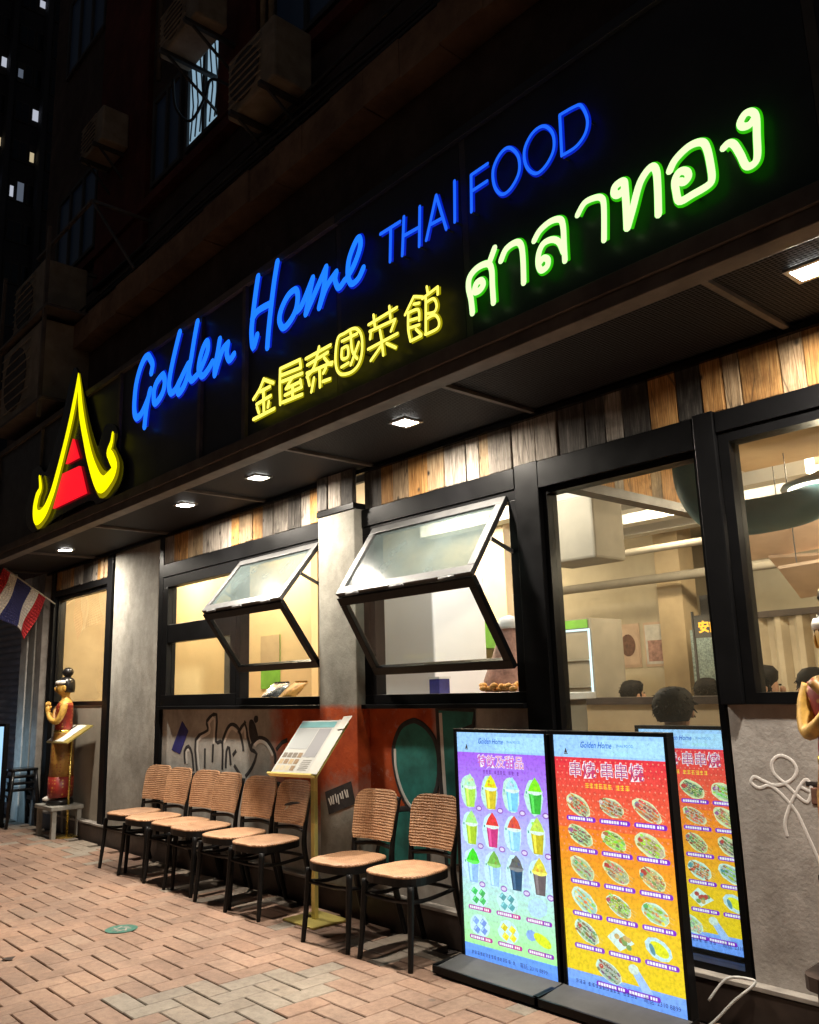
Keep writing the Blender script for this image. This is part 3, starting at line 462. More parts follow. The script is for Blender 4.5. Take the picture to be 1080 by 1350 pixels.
# ------------------------------------------------------------------ ground and pavers
pav = MB(); pav.add([(-70, -60, -.035), (60, -60, -.035), (60, 20, -.035), (-70, 20, -.035)], [(0, 1, 2, 3)])
pavement = structure(pav.build('pavement', M['sand']))
U = .1262
PX0, PY0 = -4.937, -1.978
cl = dict(a=(.335, .218, .16), b=(.322, .205, .148), c=(.345, .232, .172), g=(.305, .262, .215))
pm = {k: pavermat('paver ' + k, v) for k, v in cl.items()}
pmi = {k: pavermat('far paver ' + k, v, True) for k, v in cl.items()}
def paver_mb(x0, x1, y0, y1, z, cham=.004):
    b = MB(); c = cham
    vs = [(x0, y0, -.04), (x1, y0, -.04), (x1, y1, -.04), (x0, y1, -.04), (x0, y0, z - c), (x1, y0, z - c), (x1, y1, z - c), (x0, y1, z - c),
          (x0 + c, y0 + c, z), (x1 - c, y0 + c, z), (x1 - c, y1 - c, z), (x0 + c, y1 - c, z)]
    return vs, [(0, 1, 5, 4), (1, 2, 6, 5), (2, 3, 7, 6), (3, 0, 4, 7), (4, 5, 9, 8), (5, 6, 10, 9), (6, 7, 11, 10), (7, 4, 8, 11), (8, 9, 10, 11)]
cells = []
for mm_ in range(-100, 60):
    for nn_ in range(-36, 17):
        k = (mm_ + nn_) % 4
        if k == 0: cells.append((mm_ + 1, nn_, 2, 1))
        elif k == 2: cells.append((mm_ + 1, nn_, 1, 2))
camxy = Vector((0, -3.7113))
rows = []
for (a, b_, du, dv) in cells:
    x0, y0 = PX0 + a * U, PY0 + b_ * U
    x1, y1 = x0 + du * U, y0 + dv * U
    if y1 > -.055 or x0 < -15.5 or x1 > 2.2 or y0 < -6: continue
    cx, cy = (x0 + x1) / 2, (y0 + y1) / 2
    # bearing from the camera to the paver tells whether the photograph shows it
    rel = Vector((cx, cy)) - camxy; f2 = rel.dot(Vector((-.742, .670))); s2 = rel.dot(Vector((.665, .746)))
    q = Vector((cx, cy, 0)) - Vector((0, -3.7113, 1.45)); zc = q.dot(FW)
    ux, uy = (q.dot(RX) / zc, q.dot(DN) / zc) if zc > .1 else (9, 9)
    seen = abs(ux) < .49 and uy < .62
    grey = (-4.32 < cx < -3.62 and -1.85 < cy < -.95 and random.random() < .6) or (cy > -.5 and random.random() < .35) or random.random() < .03
    col = 'g' if grey else random.choice('aabc')
    rows.append((rel.length if seen else 99, x0, x1, y0, y1, col))
rows.sort()
gx, gy = .0005, .0041          # end joints are tight, bed joints stand open
cache = {}
far = MB()
for i, (dist, x0, x1, y0, y1, col) in enumerate(rows):
    dz = random.uniform(-.0022, .0018)
    if i < 300 and dist < 50:
        lx, ly = x1 - x0, y1 - y0; key = (col, round(lx, 2))
        if key not in cache:
            vs_, fs_ = paver_mb(-lx / 2 + gx, lx / 2 - gx, -ly / 2 + gy, ly / 2 - gy, 0)
            cache[key] = MB().add(vs_, fs_).mesh('paver', [pm[col]])
        o = bpy.data.objects.new('paver', cache[key]); C.objects.link(o); o.parent = pavement
        o.location = ((x0 + x1) / 2, (y0 + y1) / 2, dz); o.rotation_euler = (random.uniform(-.006, .006), random.uniform(-.006, .006), random.uniform(-.008, .008))
    else:
        vs_, fs_ = paver_mb(x0 + gx, x1 - gx, y0 + gy, y1 - gy, dz); far.add(vs_, fs_, 'abcg'.index(col))
fo = far.build('far_pavers', [pmi[k] for k in 'abcg'], pavement); fo['kind'] = 'stuff'; fo['label'] = 'clay pavers of the pavement too far off to pick apart'

# ------------------------------------------------------------------ restaurant building
B = thing('restaurant_building', 'restaurant building with concrete pillars, wood cladding and folding street windows', 'building', (-4, 0, 0))
XL, XR = -10.9, 2.6
# plinth in sections, worn ledge on top
MB().box(XL, XR, -.05, .10, -.03, .150).build('plinth', M['plinth'], B, bevel=.004)
MB().box(XL, XR, -.054, .10, .152, .172).build('ledge_stone', M['plinthtop'], B, bevel=.003)
# lower walls
wall = MB().box(-7.72, -3.16, .016, .14, .172, 1.345).build('lower_wall', M['concretewall'], B)
MB().box(-10.65, -9.02, .03, .14, .172, 1.36).build('lower_wall', M['grey'], B)
rw = MB().box(-1.99, XR, 0, .12, .172, 1.33).build('right_wall_panel', M['rightwall'], B)
# concrete pillars
MB().box(-8.86, -7.80, -.02, .16, .173, 2.99).build('pillar', M['concrete'], B, bevel=.006, label='wide pale concrete pillar lit by the downlights')
pl = MB().box(-5.03, -4.598, -.09, .14, .173, 2.70).build('pillar', M['pillar'], B, bevel=.006, label='concrete pillar painted orange red on its lower half')
# black posts, headers and sills
for x0, x1, y0, z0, z1 in [(-9.02, -8.88, -.04, .173, 2.995), (-7.79, -7.70, -.02, .173, 2.995), (-3.158, -2.985, -.03, .173, 2.70), (-2.0, -1.895, -.045, 1.331, 2.70), (-10.78, -10.66, -.02, .173, 2.995)]:
    MB().box(x0, x1, y0, .13, z0, z1).build('frame_post', M['black'], B, bevel=.004)
for x0, x1, z0, z1, y0 in [(-7.69, -5.04, 2.565, 2.69, -.03), (-4.59, -3.163, 2.565, 2.69, -.03), (-2.98, -2.005, 2.535, 2.69, -.035), (-1.89, XR, 2.59, 2.69, -.035), (-10.65, -9.025, 2.66, 2.73, -.02)]:
    MB().box(x0, x1, y0, .13, z0, z1).build('header_beam', M['black'], B, bevel=.003)
MB().box(-5.035, -4.594, -.10, .13, 2.701, 2.74).build('header_beam', M['black'], B)

# wood cladding: each board on its own
clad = MB().box(-7.70, -5.04, .03, .1, 2.692, 2.99).build('wood_cladding', M['charwood'], B)
clad2 = MB().box(-4.60, XR, .03, .1, 2.692, 2.99).build('wood_cladding', M['charwood'], B)
clad3 = MB().box(-10.6, -9.03, .03, .1, 2.732, 2.99).build('wood_cladding', M['charwood'], B)
def boards(par, x0, x1, z0, z1, seq, y=0.0):
    x = x0; i = 0
    while x < x1 - .03:
        wd = min(random.choice((.085, .11, .13, .16, .19)), x1 - x)
        if x1 - x - wd < .05: wd = x1 - x
        kind = seq[i % len(seq)]; i += 1
        mt = {'a': 'amber', 't': 'tanwood', 'g': 'greywood', 'c': 'charwood'}[kind]
        d = random.uniform(0, .014); cxm = x + wd / 2
        me = MB().box(-wd / 2 + .0025, wd / 2 - .0025, -d - .004, .030, -(z1 - z0) / 2 + random.uniform(0, .006), (z1 - z0) / 2).mesh('plank', [M[mt]])
        o = bpy.data.objects.new('plank', me); C.objects.link(o); o.parent = par; o.matrix_parent_inverse = parent_world(par).inverted()
        o.location = (cxm, y, (z0 + z1) / 2); bv = o.modifiers.new('edge', 'BEVEL'); bv.width = .004; bv.segments = 1; bv.limit_method = 'ANGLE'
        x += wd
boards(clad, -7.69, -5.04, 2.694, 2.994, 'gaattgggattagggcc')
boards(clad, -5.035, -4.605, 2.742, 2.994, 'cgca', -.085)
boards(clad2, -4.585, -3.0, 2.694, 2.994, 'catatggtggggcg')
boards(clad2, -3.0, -1.95, 2.694, 2.994, 'gccgcacagc')
boards(clad2, -1.95, XR, 2.694, 2.994, 'atataattag')
boards(clad3, -10.62, -9.03, 2.734, 2.994, 'attaggccg')

# ---- windows
def pane(par, o, u, v, mat, name='pane', th=(0, .006, 0)):
    return MB().obox(o, u, v, th).build(name, mat, par)
# left fixed window with warm light behind
wn = MB().frame((-10.65, .02, 1.362), (1.625, 0, 0), (0, 0, 1.296), (0, .07, 0), .045).build('window', M['black'], B)
pane(wn, (-10.605, .05, 1.407), (1.535, 0, 0), (0, 0, 1.206), M['bigglass'])
# first window: two fixed panes beside a folding leaf pair
def bifold(x0, x1, ztop, fold_y, fold_z, zlow, bar_w=.058, jamb=.065):
    W = MB().frame((x0, -.02, 1.347), (x1 - x0, 0, 0), (0, 0, 1.216), (0, .09, 0), .06).build('folding_window', M['black'], B, bevel=.003)
    a, b = x0 + jamb, x1 - .065
    if jamb > .07: MB().box(x0 + .061, x0 + jamb - .004, -.018, .065, 1.408, 2.502).build('jamb', M['black'], W)
    up = Vector((0, fold_y - (-.03), fold_z - ztop)); lo = Vector((0, -.035 - (fold_y + .012), zlow - (fold_z - .03)))
    for nm, o, v, mt in (('upper_leaf', Vector((a, -.03, ztop)), up, 'steel'), ('lower_leaf', Vector((a, fold_y + .012, fold_z - .03)), lo, 'black')):
        nrm = Vector((1, 0, 0)).cross(v).normalized() * .035
        lf = MB().frame(o, (b - a, 0, 0), v, nrm, bar_w).build(nm, M[mt], W, bevel=.003)
        V = v.normalized()
        MB().obox(o + Vector((bar_w, 0, 0)) + V * bar_w + nrm * .4, (b - a - 2 * bar_w, 0, 0), v - V * 2 * bar_w, nrm * .15).build('pane', M['dusty' if nm == 'upper_leaf' else 'glass'], W)
    for k in (.15, .5, .85):       # hinge knuckles along the fold
        x = a + (b - a) * k
        MB().tube([(x - .06, fold_y - .005, fold_z - .013), (x + .06, fold_y - .005, fold_z - .013)], .011, 8).build('hinge', M['steel'], W, True)
    for x in (a - .028, b + .008):   # stay arms
        MB().bar((x + .01, .02, ztop - .35), (x + .01, fold_y * .55, fold_z + (ztop - fold_z) * .42), .012, .022).build('stay_arm', M['steel'], W)
    return W
W1 = MB().frame((-7.69, -.02, 1.347), (1.38, 0, 0), (0, 0, 1.216), (0, .09, 0), .10).build('fixed_window', M['black'], B, bevel=.003)
MB().box(-7.589, -6.411, -.015, .06, 1.93, 2.10).build('transom', M['black'], W1, bevel=.003)
pane(W1, (-7.59, .03, 1.447), (1.18, 0, 0), (0, 0, .483), M['glass'])
pane(W1, (-7.59, .03, 2.10), (1.18, 0, 0), (0, 0, .363), M['glass'])
bifold(-6.305, -5.035, 2.54, -.385, 2.105, 1.61)
bifold(-4.595, -3.163, 2.54, -.36, 2.065, 1.535, jamb=.125)
# floor-to-header street window
Wb = MB().frame((-2.98, .0, .173), (.975, 0, 0), (0, 0, 2.36), (0, .09, 0), .03).build('street_window', M['black'], B)
pane(Wb, (-2.95, .045, .203), (.915, 0, 0), (0, 0, 2.30), M['bigglass'])
# right window
Wr = MB().frame((-1.89, -.02, 1.332), (XR + 1.89, 0, 0), (0, 0, 1.256), (0, .10, 0), .05).build('right_window', M['black'], B)
pane(Wr, (-1.84, .03, 1.382), (XR + 1.79, 0, 0), (0, 0, 1.156), M['bigglass'])
for sx in (-7.69, -4.6):
    MB().box(sx, -5.04 if sx < -6 else -3.162, -.055, .015, 1.318, 1.345).build('window_sill', M['black'], B, bevel=.003)

# ---- mural and spray paint on the lower wall (flat paint)
yw = .0155
def flatpoly(poly, y, name, mat, par, k=4, sm=True, t=.002):
    p = smooth([(a, 0, b) for a, b in poly], k, True) if sm else [Vector((a, 0, b)) for a, b in poly]
    return MB().prism([(q.x, q.z) for q in p], y - t, y).build(name, mat, par)
def ribbon(pts, r, y, name, mat, par, closed=False, k=5):
    P = smooth([(a, y, b) for a, b in pts], k, closed)
    return MB().tube(P, r, 8, closed=closed, flat=((0, 1, 0), .0016 / r)).build(name, mat, par)
for key in ('oval', 'mound', 'leaf'):
    flatpoly(D[key], yw, 'painted_shape', M['teal'], wall)
    ribbon(D[key], .017, yw - .002, 'painted_outline', M['ink'], wall, True)
flatpoly(D['bar'], yw - .0035, 'painted_shape', M['teal'], wall, sm=False)
ribbon(D['bar'], .017, yw - .0055, 'painted_outline', M['ink'], wall, True, 1)
ov = D['oval']; ribbon([(a * .93 + (-4.14) * .07, b * .93 + .96 * .07) for a, b in ov[2:7]], .012, yw - .003, 'painted_highlight', M['chalk'], wall)
ribbon([(-3.895, 1.29), (-3.885, .95), (-3.865, .6)], .014, yw - .0065, 'painted_highlight', M['chalk'], wall)
for st in D['graf']: ribbon(st, .0165, yw, 'graffiti_stroke', M['ink'], wall, k=3 if len(st) > 5 else 2)
for st in D['grafw']: ribbon(st, .014, yw - .001, 'graffiti_highlight', M['chalk'], wall, k=3)
for p in D['blob']: flatpoly(p, yw, 'graffiti_blot', M['ink'], wall)
flatpoly(D['stk'], yw, 'sticker', M['bluedec'], wall, sm=False)
s2 = flatpoly(D['stk2'], -.0905, 'sticker', M['ink'], pl, sm=False)
# lettering of the sticker: rough marks
sk = MB()
q0, q1, q2, q3 = [Vector((a, 0, b)) for a, b in D['stk2']]
for i in range(9):
    u0 = .1 + i * .088; v0 = .28 + random.uniform(-.05, .05); hgt = random.uniform(.25, .42)
    def at_(u, v): return (q0 * (1 - u) + q1 * u) * (1 - v) + (q3 * (1 - u) + q2 * u) * v
    a, b = at_(u0, v0), at_(u0 + random.uniform(-.03, .05), v0 + hgt)
    sk.bar((a.x, -.0935, a.z), (b.x, -.0935, b.z), .012, .001, (0, 1, 0))
sk.build('sticker_print', M['paper'], pl)
for st in D['scr']: ribbon(st, .0075, -.0005, 'white_scribble', M['palechalk'], rw)
# two patches where bricks show through the render of the right panel
for zz, xx in ((.955, -1.66), (.585, -1.655)):
    for j in range(2):
        MB().box(xx + j * .235, xx + j * .235 + .225, -.004, .01, zz - .035, zz + .035).build('brick', M['brickm'], rw, bevel=.006)
    ribbon([(xx - .015, zz + .05), (xx + .24, zz + .045), (xx + .48, zz + .05)], .01, -.001, 'chipped_edge', M['sand'], rw)
# ------------------------------------------------------------------ canopy under the sign
K = thing('canopy', 'black mesh canopy over the pavement along the whole shopfront', 'canopy', (-4, -.5, 2.95))
ZS = 3.0
xs = [-10.9, -9.4, -7.6, -5.85, -4.45, -2.98, -1.5, 0., 1.4, 2.6]
for a, b in zip(xs, xs[1:]):
    MB().box(a + .004, b - .004, -.935, .10, ZS, ZS + .02).build('soffit_panel', M['soffit'], K)
    MB().box(a - .014, a + .014, -.935, -.03, ZS - .022, ZS - .001).build('cross_rib', M['rail'], K)
MB().box(-10.9, 2.6, -1.035, -.936, 2.885, 2.945).build('front_beam', M['rail'], K, bevel=.004)
MB().box(-10.9, 2.6, -1.05, -1.0, 2.946, 3.018).build('front_trim', M['rail'], K, bevel=.003)
MB().bar((-10.9, -.03, ZS - .03), (2.6, -.03, ZS - .03), .03, .03).build('wall_conduit', M['blackgloss'], K)

lampglow = emat('downlight lens', (1, .97, .90), 30)
dl_lab = {-9.03: 'square recessed downlight above the left end window near the flag', -6.33: 'square recessed downlight between the wide pillar and the first folding window',
          -5.2: 'square recessed downlight just left of the orange painted pillar', -3.57: 'square recessed downlight above the folding window beside the menu displays',
          -1.195: 'square recessed downlight over the right window and statue head', 0: ''}
for x in (-9.03, -6.33, -5.20, -3.57, -1.195):
    y = -.50
    d = thing('downlight', dl_lab[x], 'downlight', (x, y, ZS), 0, 'downlights in the canopy')
    MB().frame((x - .075, y - .075, ZS - .004), (.15, 0, 0), (0, .15, 0), (0, 0, -.013), .02).build('trim_ring', M['silver'], d)
    MB().box(x - .054, x + .054, y - .054, y + .054, ZS - .004, ZS - .001).build('lens', lampglow, d)
    s = lamp('bulb', 'AREA', (x, y, ZS - .0055), LAMP_W * .82, (1, .90, .76), d, shape='SQUARE', size=.10)
    lamp('bulb', 'AREA', (x, y, ZS - .0062), LAMP_W * .20, (1, .90, .76), d, shape='SQUARE', size=.09, spread=R(128))

# ------------------------------------------------------------------ shop sign
S = thing('shop_sign', 'long black neon shop sign in blue, yellow and green lettering', 'sign', (-4, -1, 3))
ZT = 4.10
posts = [-9.72, -8.36, -7.72, -6.50, -5.125, -4.53, -3.54, -2.54, -.9, .8, 2.55]
for a, b in zip(posts, posts[1:]):
    MB().box(a + .022, b - .022, -1.005, -.985, 3.021, ZT - .03).build('sign_panel', M['panel'], S)
for i, x in enumerate(posts):
    hidden = x > -2.0
    MB().box(x - .02, x + .02, (-1.004 if x > -4 else -1.03), -.975, 3.001, ZT - .031).build('upright', M['darkgrey' if x > -4 else 'rail'], S)
MB().box(-9.74, -3.54, -1.035, -.965, ZT - .03, ZT + .025).build('top_rail', M['rail'], S, bevel=.003)
MB().box(-3.539, 2.57, -1.030, -.965, ZT - .03, ZT + .022).build('top_rail', M['panel'], S, bevel=.003)
MB().box(-9.74, 2.57, -.965, -.70, 3.02, 3.05).build('sign_floor', M['darkgrey'], S)
MB().box(-9.74, 2.57, -.72, -.70, 3.051, ZT).build('sign_back', M['darkgrey'], S)

def neonmat(n, core, s): return emat('neon ' + n, core, s)
nb = neonmat('blue', (.010, .17, 1.0), 1.35 * NEON); nbd = neonmat('deep blue', (.012, .13, .95), 1.1 * NEON)
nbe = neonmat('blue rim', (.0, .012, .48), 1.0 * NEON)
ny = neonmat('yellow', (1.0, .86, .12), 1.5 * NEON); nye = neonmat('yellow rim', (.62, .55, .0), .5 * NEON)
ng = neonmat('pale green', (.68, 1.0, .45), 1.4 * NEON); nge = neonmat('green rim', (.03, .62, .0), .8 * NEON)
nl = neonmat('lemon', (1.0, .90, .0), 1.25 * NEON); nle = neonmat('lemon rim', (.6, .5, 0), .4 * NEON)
nr = emat('red lit panel', (1.0, .008, .022), 1.0 * NEON)
def glyph(strokes, rs, core, halo, name, lab, k=5, y=-1.055):
    g = MB(); e = MB()
    for st in strokes:
        P = [(p[0], y, p[1]) for p in st]; rr = [p[2] * rs for p in st]
        cl = len(P) > 5 and (Vector(P[0]) - Vector(P[-1])).length < 1e-4
        if cl: P, rr = P[:-1], rr[:-1]
        Q = smooth(P, k, cl); n = len(P)
        RR = []
        for i in range(len(Q)):
            t = i / k; a = int(t); f = t - a
            RR.append(rr[a % n] * (1 - f) + rr[(a + 1) % n if cl else min(a + 1, n - 1)] * f)
        g.tube(Q, RR, 10, flat=((0, 1, 0), .35), closed=cl)
        # closed ends are rounded off
        e.tube([q + Vector((0, .010, 0)) for q in Q], [r * 1.30 + .003 for r in RR], 8, flat=((0, 1, 0), .25), closed=cl)  # wider, dimmer glowing outline added behind each stroke to imitate its halo
        if not cl:
            for q, r in ((Q[0], RR[0]), (Q[-1], RR[-1])): g.ball(q, (r, r * .35, r), 0, 8, 5)
    o = g.build(name, core, S, True, label=lab); e.build('neon_halo', halo, o, True)
    for st in strokes[:2]:
        p = st[len(st) // 2]; MB().tube([(p[0], y + .004, p[1]), (p[0], -1.006, p[1])], .006, 6).build('tube_support', M['steel'], o)
    return o
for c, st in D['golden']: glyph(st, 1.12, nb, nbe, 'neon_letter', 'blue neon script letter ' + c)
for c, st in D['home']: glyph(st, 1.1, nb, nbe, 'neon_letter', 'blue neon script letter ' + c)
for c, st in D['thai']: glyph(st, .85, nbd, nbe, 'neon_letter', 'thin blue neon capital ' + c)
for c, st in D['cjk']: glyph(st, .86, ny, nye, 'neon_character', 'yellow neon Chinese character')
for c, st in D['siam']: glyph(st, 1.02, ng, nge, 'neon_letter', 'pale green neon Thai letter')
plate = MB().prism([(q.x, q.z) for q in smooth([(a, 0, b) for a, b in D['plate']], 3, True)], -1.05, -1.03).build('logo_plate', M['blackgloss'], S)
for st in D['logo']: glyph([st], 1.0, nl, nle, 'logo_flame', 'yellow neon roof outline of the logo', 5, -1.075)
for p in D['red']: MB().prism(p, -1.07, -1.052).build('logo_panel', nr, S)

# ------------------------------------------------------------------ upper storeys of the building
BU = -.30
MB().box(-10.95, 4.5, BU, 8.0, 3.45, 15.0).build('upper_wall', M['brownwall'], B)
MB().box(-10.9, 4.5, -.62, BU, 3.3, 4.93).build('fascia_wall', M['brownwall'], B)
ld = MB(); n = 46; px = [-10.9 + i * (15.4 / n) for i in range(n + 1)]
for i in range(n):
    j0, j1 = random.uniform(-.012, .012), random.uniform(-.01, .01)
    ld.box(px[i], px[i + 1], -.80 + j0, BU, 4.94 + j1, 5.20 + j1 * .5)
ld.build('ledge', M['ledgec'], B)
MB().box(-10.9, 4.5, -.42, BU, 5.35, 5.50).build('string_course', M['redwall'], B)
MB().box(-10.9, 4.5, -.40, BU, 6.36, 6.46).build('string_course', M['redwall'], B)
MB().box(-9.0, -7.7, BU - .06, BU, 6.0, 15.0).build('wall_pier', M['redwall'], B)
MB().box(-6.10, -5.45, BU - .10, BU, 6.5, 15.0).build('wall_pier', M['redwall'], B)
litw = emat('lit room behind glass', (.42, .66, .85), .55)
dimw = emat('dim room behind glass', (.05, .10, .2), .015)
def upwin(x0, x1, z0, z1, lit, bars):
    o = MB().frame((x0, BU - .04, z0), (x1 - x0, 0, 0), (0, 0, z1 - z0), (0, .05, 0), .045).build('upper_window', M['darkgrey'], B)
    k = bars; wd = (x1 - x0 - .09 - (k - 1) * .05) / k
    for i in range(k):
        a = x0 + .045 + i * (wd + .05)
        MB().box(a, a + wd, BU - .012, BU - .006, z0 + .045, z1 - .045).build('pane', litw if lit else dimw, o)
        if i: MB().box(a - .05, a, BU - .04, BU - .001, z0 + .045, z1 - .045).build('mullion', M['darkgrey'], o)
    if lit:     # pale net curtain pattern folds
        for i in range(6):
            a = x0 + .08 + i * (x1 - x0 - .16) / 6
            MB().tube([(a, BU - .02, z0 + .1), (a + .05, BU - .02, z0 + .45), (a - .02, BU - .02, z1 - .1)], .008, 6).build('curtain_fold', M['darkgrey'], o)
    return o
upwin(-6.85, -6.12, 6.60, 7.62, True, 2)
upwin(-7.60, -6.95, 6.60, 7.62, False, 2)
upwin(-10.4, -9.1, 6.60, 7.75, False, 3)
upwin(-5.3, -4.3, 6.6, 7.7, False, 2); upwin(-3.6, -2.2, 6.6, 7.7, False, 3)
upwin(-6.85, -6.12, 9.6, 10.8, False, 2); upwin(-10.4, -9.1, 9.6, 10.8, False, 3)
def aircon(x, y, z, lab, sx=.82, sy=.30, sz=.56, bracket=True):
    a = thing('air_conditioner', lab, 'air conditioner', (x, y, z), 0, 'outdoor air conditioners on the facade')
    body = MB().box(x, x + sx, y, y + sy, z, z + sz).build('casing', M['offwhite'], a, bevel=.02)
    g = MB().rings([(0, 0, 0, sz * .40, sz * .40), (0, 0, .012, sz * .40, sz * .40)], 24)
    g.v = [(x + sx * .38 + p[0], y - p[2], z + sz * .5 + p[1]) for p in g.v]; g.build('fan_grille', M['darkgrey'], body)
    for i in range(7):
        zz = z + sz * .12 + i * sz * .125
        MB().box(x + .04, x + sx * .76, y - .02, y - .013, zz, zz + .012).build('grille_bar', M['offwhite'], body)
    if bracket:
        for bx in (x + .12, x + sx - .12):
            MB().box(bx - .02, bx + .02, y - .05, BU + .02, z - .035, z - .001).box(bx - .015, bx + .015, BU - .02, BU + .02, z - .4, z - .036).build('bracket', M['steel'], a)
            MB().bar((bx, BU, z - .38), (bx, y + .03, z - .036), .02, .02, (1, 0, 0)).build('brace', M['steel'], a)
    return a
aircon(-5.20, -.80, 5.80, 'dirty beige air conditioner beside the lit upstairs window', .66, .34, .52)
aircon(-6.38, -.84, 7.10, 'small air conditioner box above the lit upstairs window', .70, .30, .42)
aircon(-9.45, -1.05, 5.30, 'upper air conditioner stacked above the logo end of sign', .95, .45, .66, False)
aircon(-9.55, -1.10, 4.34, 'large boxy air conditioner standing behind the red and yellow logo', 1.25, .55, .86, False)
aircon(-8.75, -.66, 7.35, 'air conditioner high on the wall near the left corner', .6, .30, .42)
# rack for the stacked units
rk = thing('steel_rack', 'thin angle iron rack holding the stacked air conditioners', 'rack', (-8.6, -.9, 4.2))
for x in (-9.62, -8.2): MB().bar((x, -1.12, 4.13), (x, -1.12, 6.15), .035).build('rack_post', M['rail'], rk)
for z in (4.29, 5.25): MB().box(-9.7, -8.1, -1.14, -.30, z, z + .03).build('rack_shelf', M['rail'], rk)
MB().bar((-8.9, -1.0, 6.12), (-7.62, -.92, 6.24), .03).build('rack_arm', M['rail'], rk)
MB().bar((-7.62, -.92, 6.24), (-7.62, -.30, 6.24), .03).build('rack_arm', M['rail'], rk)
MB().bar((-7.62, -.92, 6.24), (-6.80, -.82, 5.21), .02).build('rack_stay', M['rail'], rk)
MB().bar((-8.9, -1.0, 6.12), (-8.9, -.3, 6.12), .03).build('rack_arm', M['rail'], rk)
# cables along the wall
for i in range(9):
    z0 = 5.26 + i * .065; y0 = -.46 - .03 * (i % 3) - (.18 if i < 3 else 0)
    P = smooth([(x, y0 + random.uniform(-.02, .02), z0 + random.uniform(-.05, .05)) for x in (-10.5, -9, -7.4, -6, -4.6, -3.2, -1.5, .5, 3.)], 6)
    o = MB().tube(P, random.choice((.008, .012, .016)), 6).build('wall_cable', M['darkgrey' if i % 3 else 'rail'], None, True)
    tag(o, ('lowest', 'second lowest', 'third', 'fourth', 'middle', 'sixth', 'seventh', 'second highest', 'highest')[i] + ' of the nine cables strung along the upper wall, counted upward', 'cable', 'cables strung along the upper wall')
for x, za, zb in ((-7.35, 7.7, 13), (-5.2, 6.45, 12), (-5.33, 6.5, 12), (-3.9, 6.5, 12)):
    o = MB().tube([(x, -.40, za), (x + .02, -.40, zb)], .028, 8).build('drain_pipe', M['offwhite' if x > -6 else 'rail'], None, True)
    tag(o, {-7.35: 'brown drain pipe left of the lit upstairs window', -5.2: 'right pipe of the pair rising above the big air conditioner', -5.33: 'left pipe of the pair rising above the big air conditioner', -3.9: 'pale drain pipe furthest right on the upper wall'}[x], 'pipe')
o = MB().tube(smooth([(-6.55, -.62, 7.1), (-6.72, -.5, 6.95), (-6.62, -.4, 6.8), (-6.3, -.42, 6.85), (-6.0, -.5, 6.82), (-5.2, -.6, 6.1)], 6), .014, 6).build('drain_hose', M['ink'], None, True)
tag(o, 'black hose looping across the lit upstairs window', 'hose')

# ------------------------------------------------------------------ neighbouring shop, far tower
NB = thing('neighbour_shop', 'low neighbouring shop with a closed roller shutter', 'building', (-15, 0, 0))
MB().box(-26, -13.6, 0, 6, -.03, 5.0).build('wall', M['brownwall'], NB)
MB().box(-13.6, -10.95, -.12, 6, 3.0, 5.0).build('shop_header', M['brownwall'], NB)
for x0, x1, mt in ((-11.12, -10.92, 'plinthtop'), (-11.36, -11.14, 'concrete'), (-11.62, -11.38, 'whitep')):
    MB().box(x0, x1, -.06 + (x1 + 11) * .05, .3, -.03, 2.99).build('pilaster', M[mt], NB, bevel=.006)
sh = MB().box(-13.6, -11.62, .10, .14, -.03, 2.99).build('roller_shutter', M['shutter'], NB)
for i in range(33):
    z = .02 + i * .09
    q = MB(); q.loft([[Vector((x, .10 - .028 * math.sin(math.pi * k / 5), z + .085 * k / 5)) for k in range(6)] + [Vector((x, .10, z + .085 - .085 * k / 3)) for k in range(1, 3)] for x in (-13.6, -11.63)], 0)
    q.build('shutter_slat', M['shutter'], sh)
MB().box(-11.60, -11.42, -.075, -.066, .2, 1.9).build('pilaster_panel', M['silverblue'], NB)

T = thing('residential_tower', 'dark residential tower far behind with a few lit windows', 'building', (-42, 8, 0))
MB().box(-50, -36, 2.2, 16, -.03, 52).build('wall', M['tower'], T)
lw = [emat('far lit window ' + str(i), c, s) for i, (c, s) in enumerate((((.8, .85, 1), .55), ((1, .82, .5), .5), ((.5, .6, .8), .16)))]
dark = pmat('dark window glass', (.012, .014, .02), .15, 0, .2, 1, 0)
lit = {(5.3, 28.5): 0, (5.9, 28.3): 2, (6.8, 28.0): 0, (5.5, 25.0): 1, (6.7, 24.7): 1, (4.9, 23.3): 0, (5.6, 22.9): 2, (6.4, 22.5): 0, (6.7, 32.2): 0, (6.0, 23.0): 2}
for r_ in range(20):
    for c_ in range(15):
        y0 = 3.0 + c_ * .72; z0 = 1.35 + r_ * 1.95
        k = next((v for (ly, lz), v in lit.items() if 0 <= ly - y0 < .72 and abs(lz - z0 - .4) < .98), None)
        if r_ < 8 and c_ > 3: continue
        wn = MB().box(-36.0, -35.95, y0 - .04, y0 + .60, z0 - .06, z0 + .95).build('window', M['darkgrey'], T)
        h0 = z0 + (random.uniform(.05, .35) if k is not None else 0); h1 = h0 + (random.uniform(.35, .6) if k is not None else .88)
        MB().box(-35.95, -35.93, y0, y0 + (.26 if k is None else random.uniform(.14, .26)), h0, h1).build('pane', lw[k] if k is not None else dark, wn)
        MB().box(-35.95, -35.93, y0 + .30, y0 + .56, z0, z0 + .88).build('pane', lw[2] if k == 0 else dark, wn)
for c_ in range(8):
    MB().box(-36.0, -35.4, 2.5 + c_ * 1.45, 2.7 + c_ * 1.45, 0, 52).build('wall_fin', M['tower'], T)
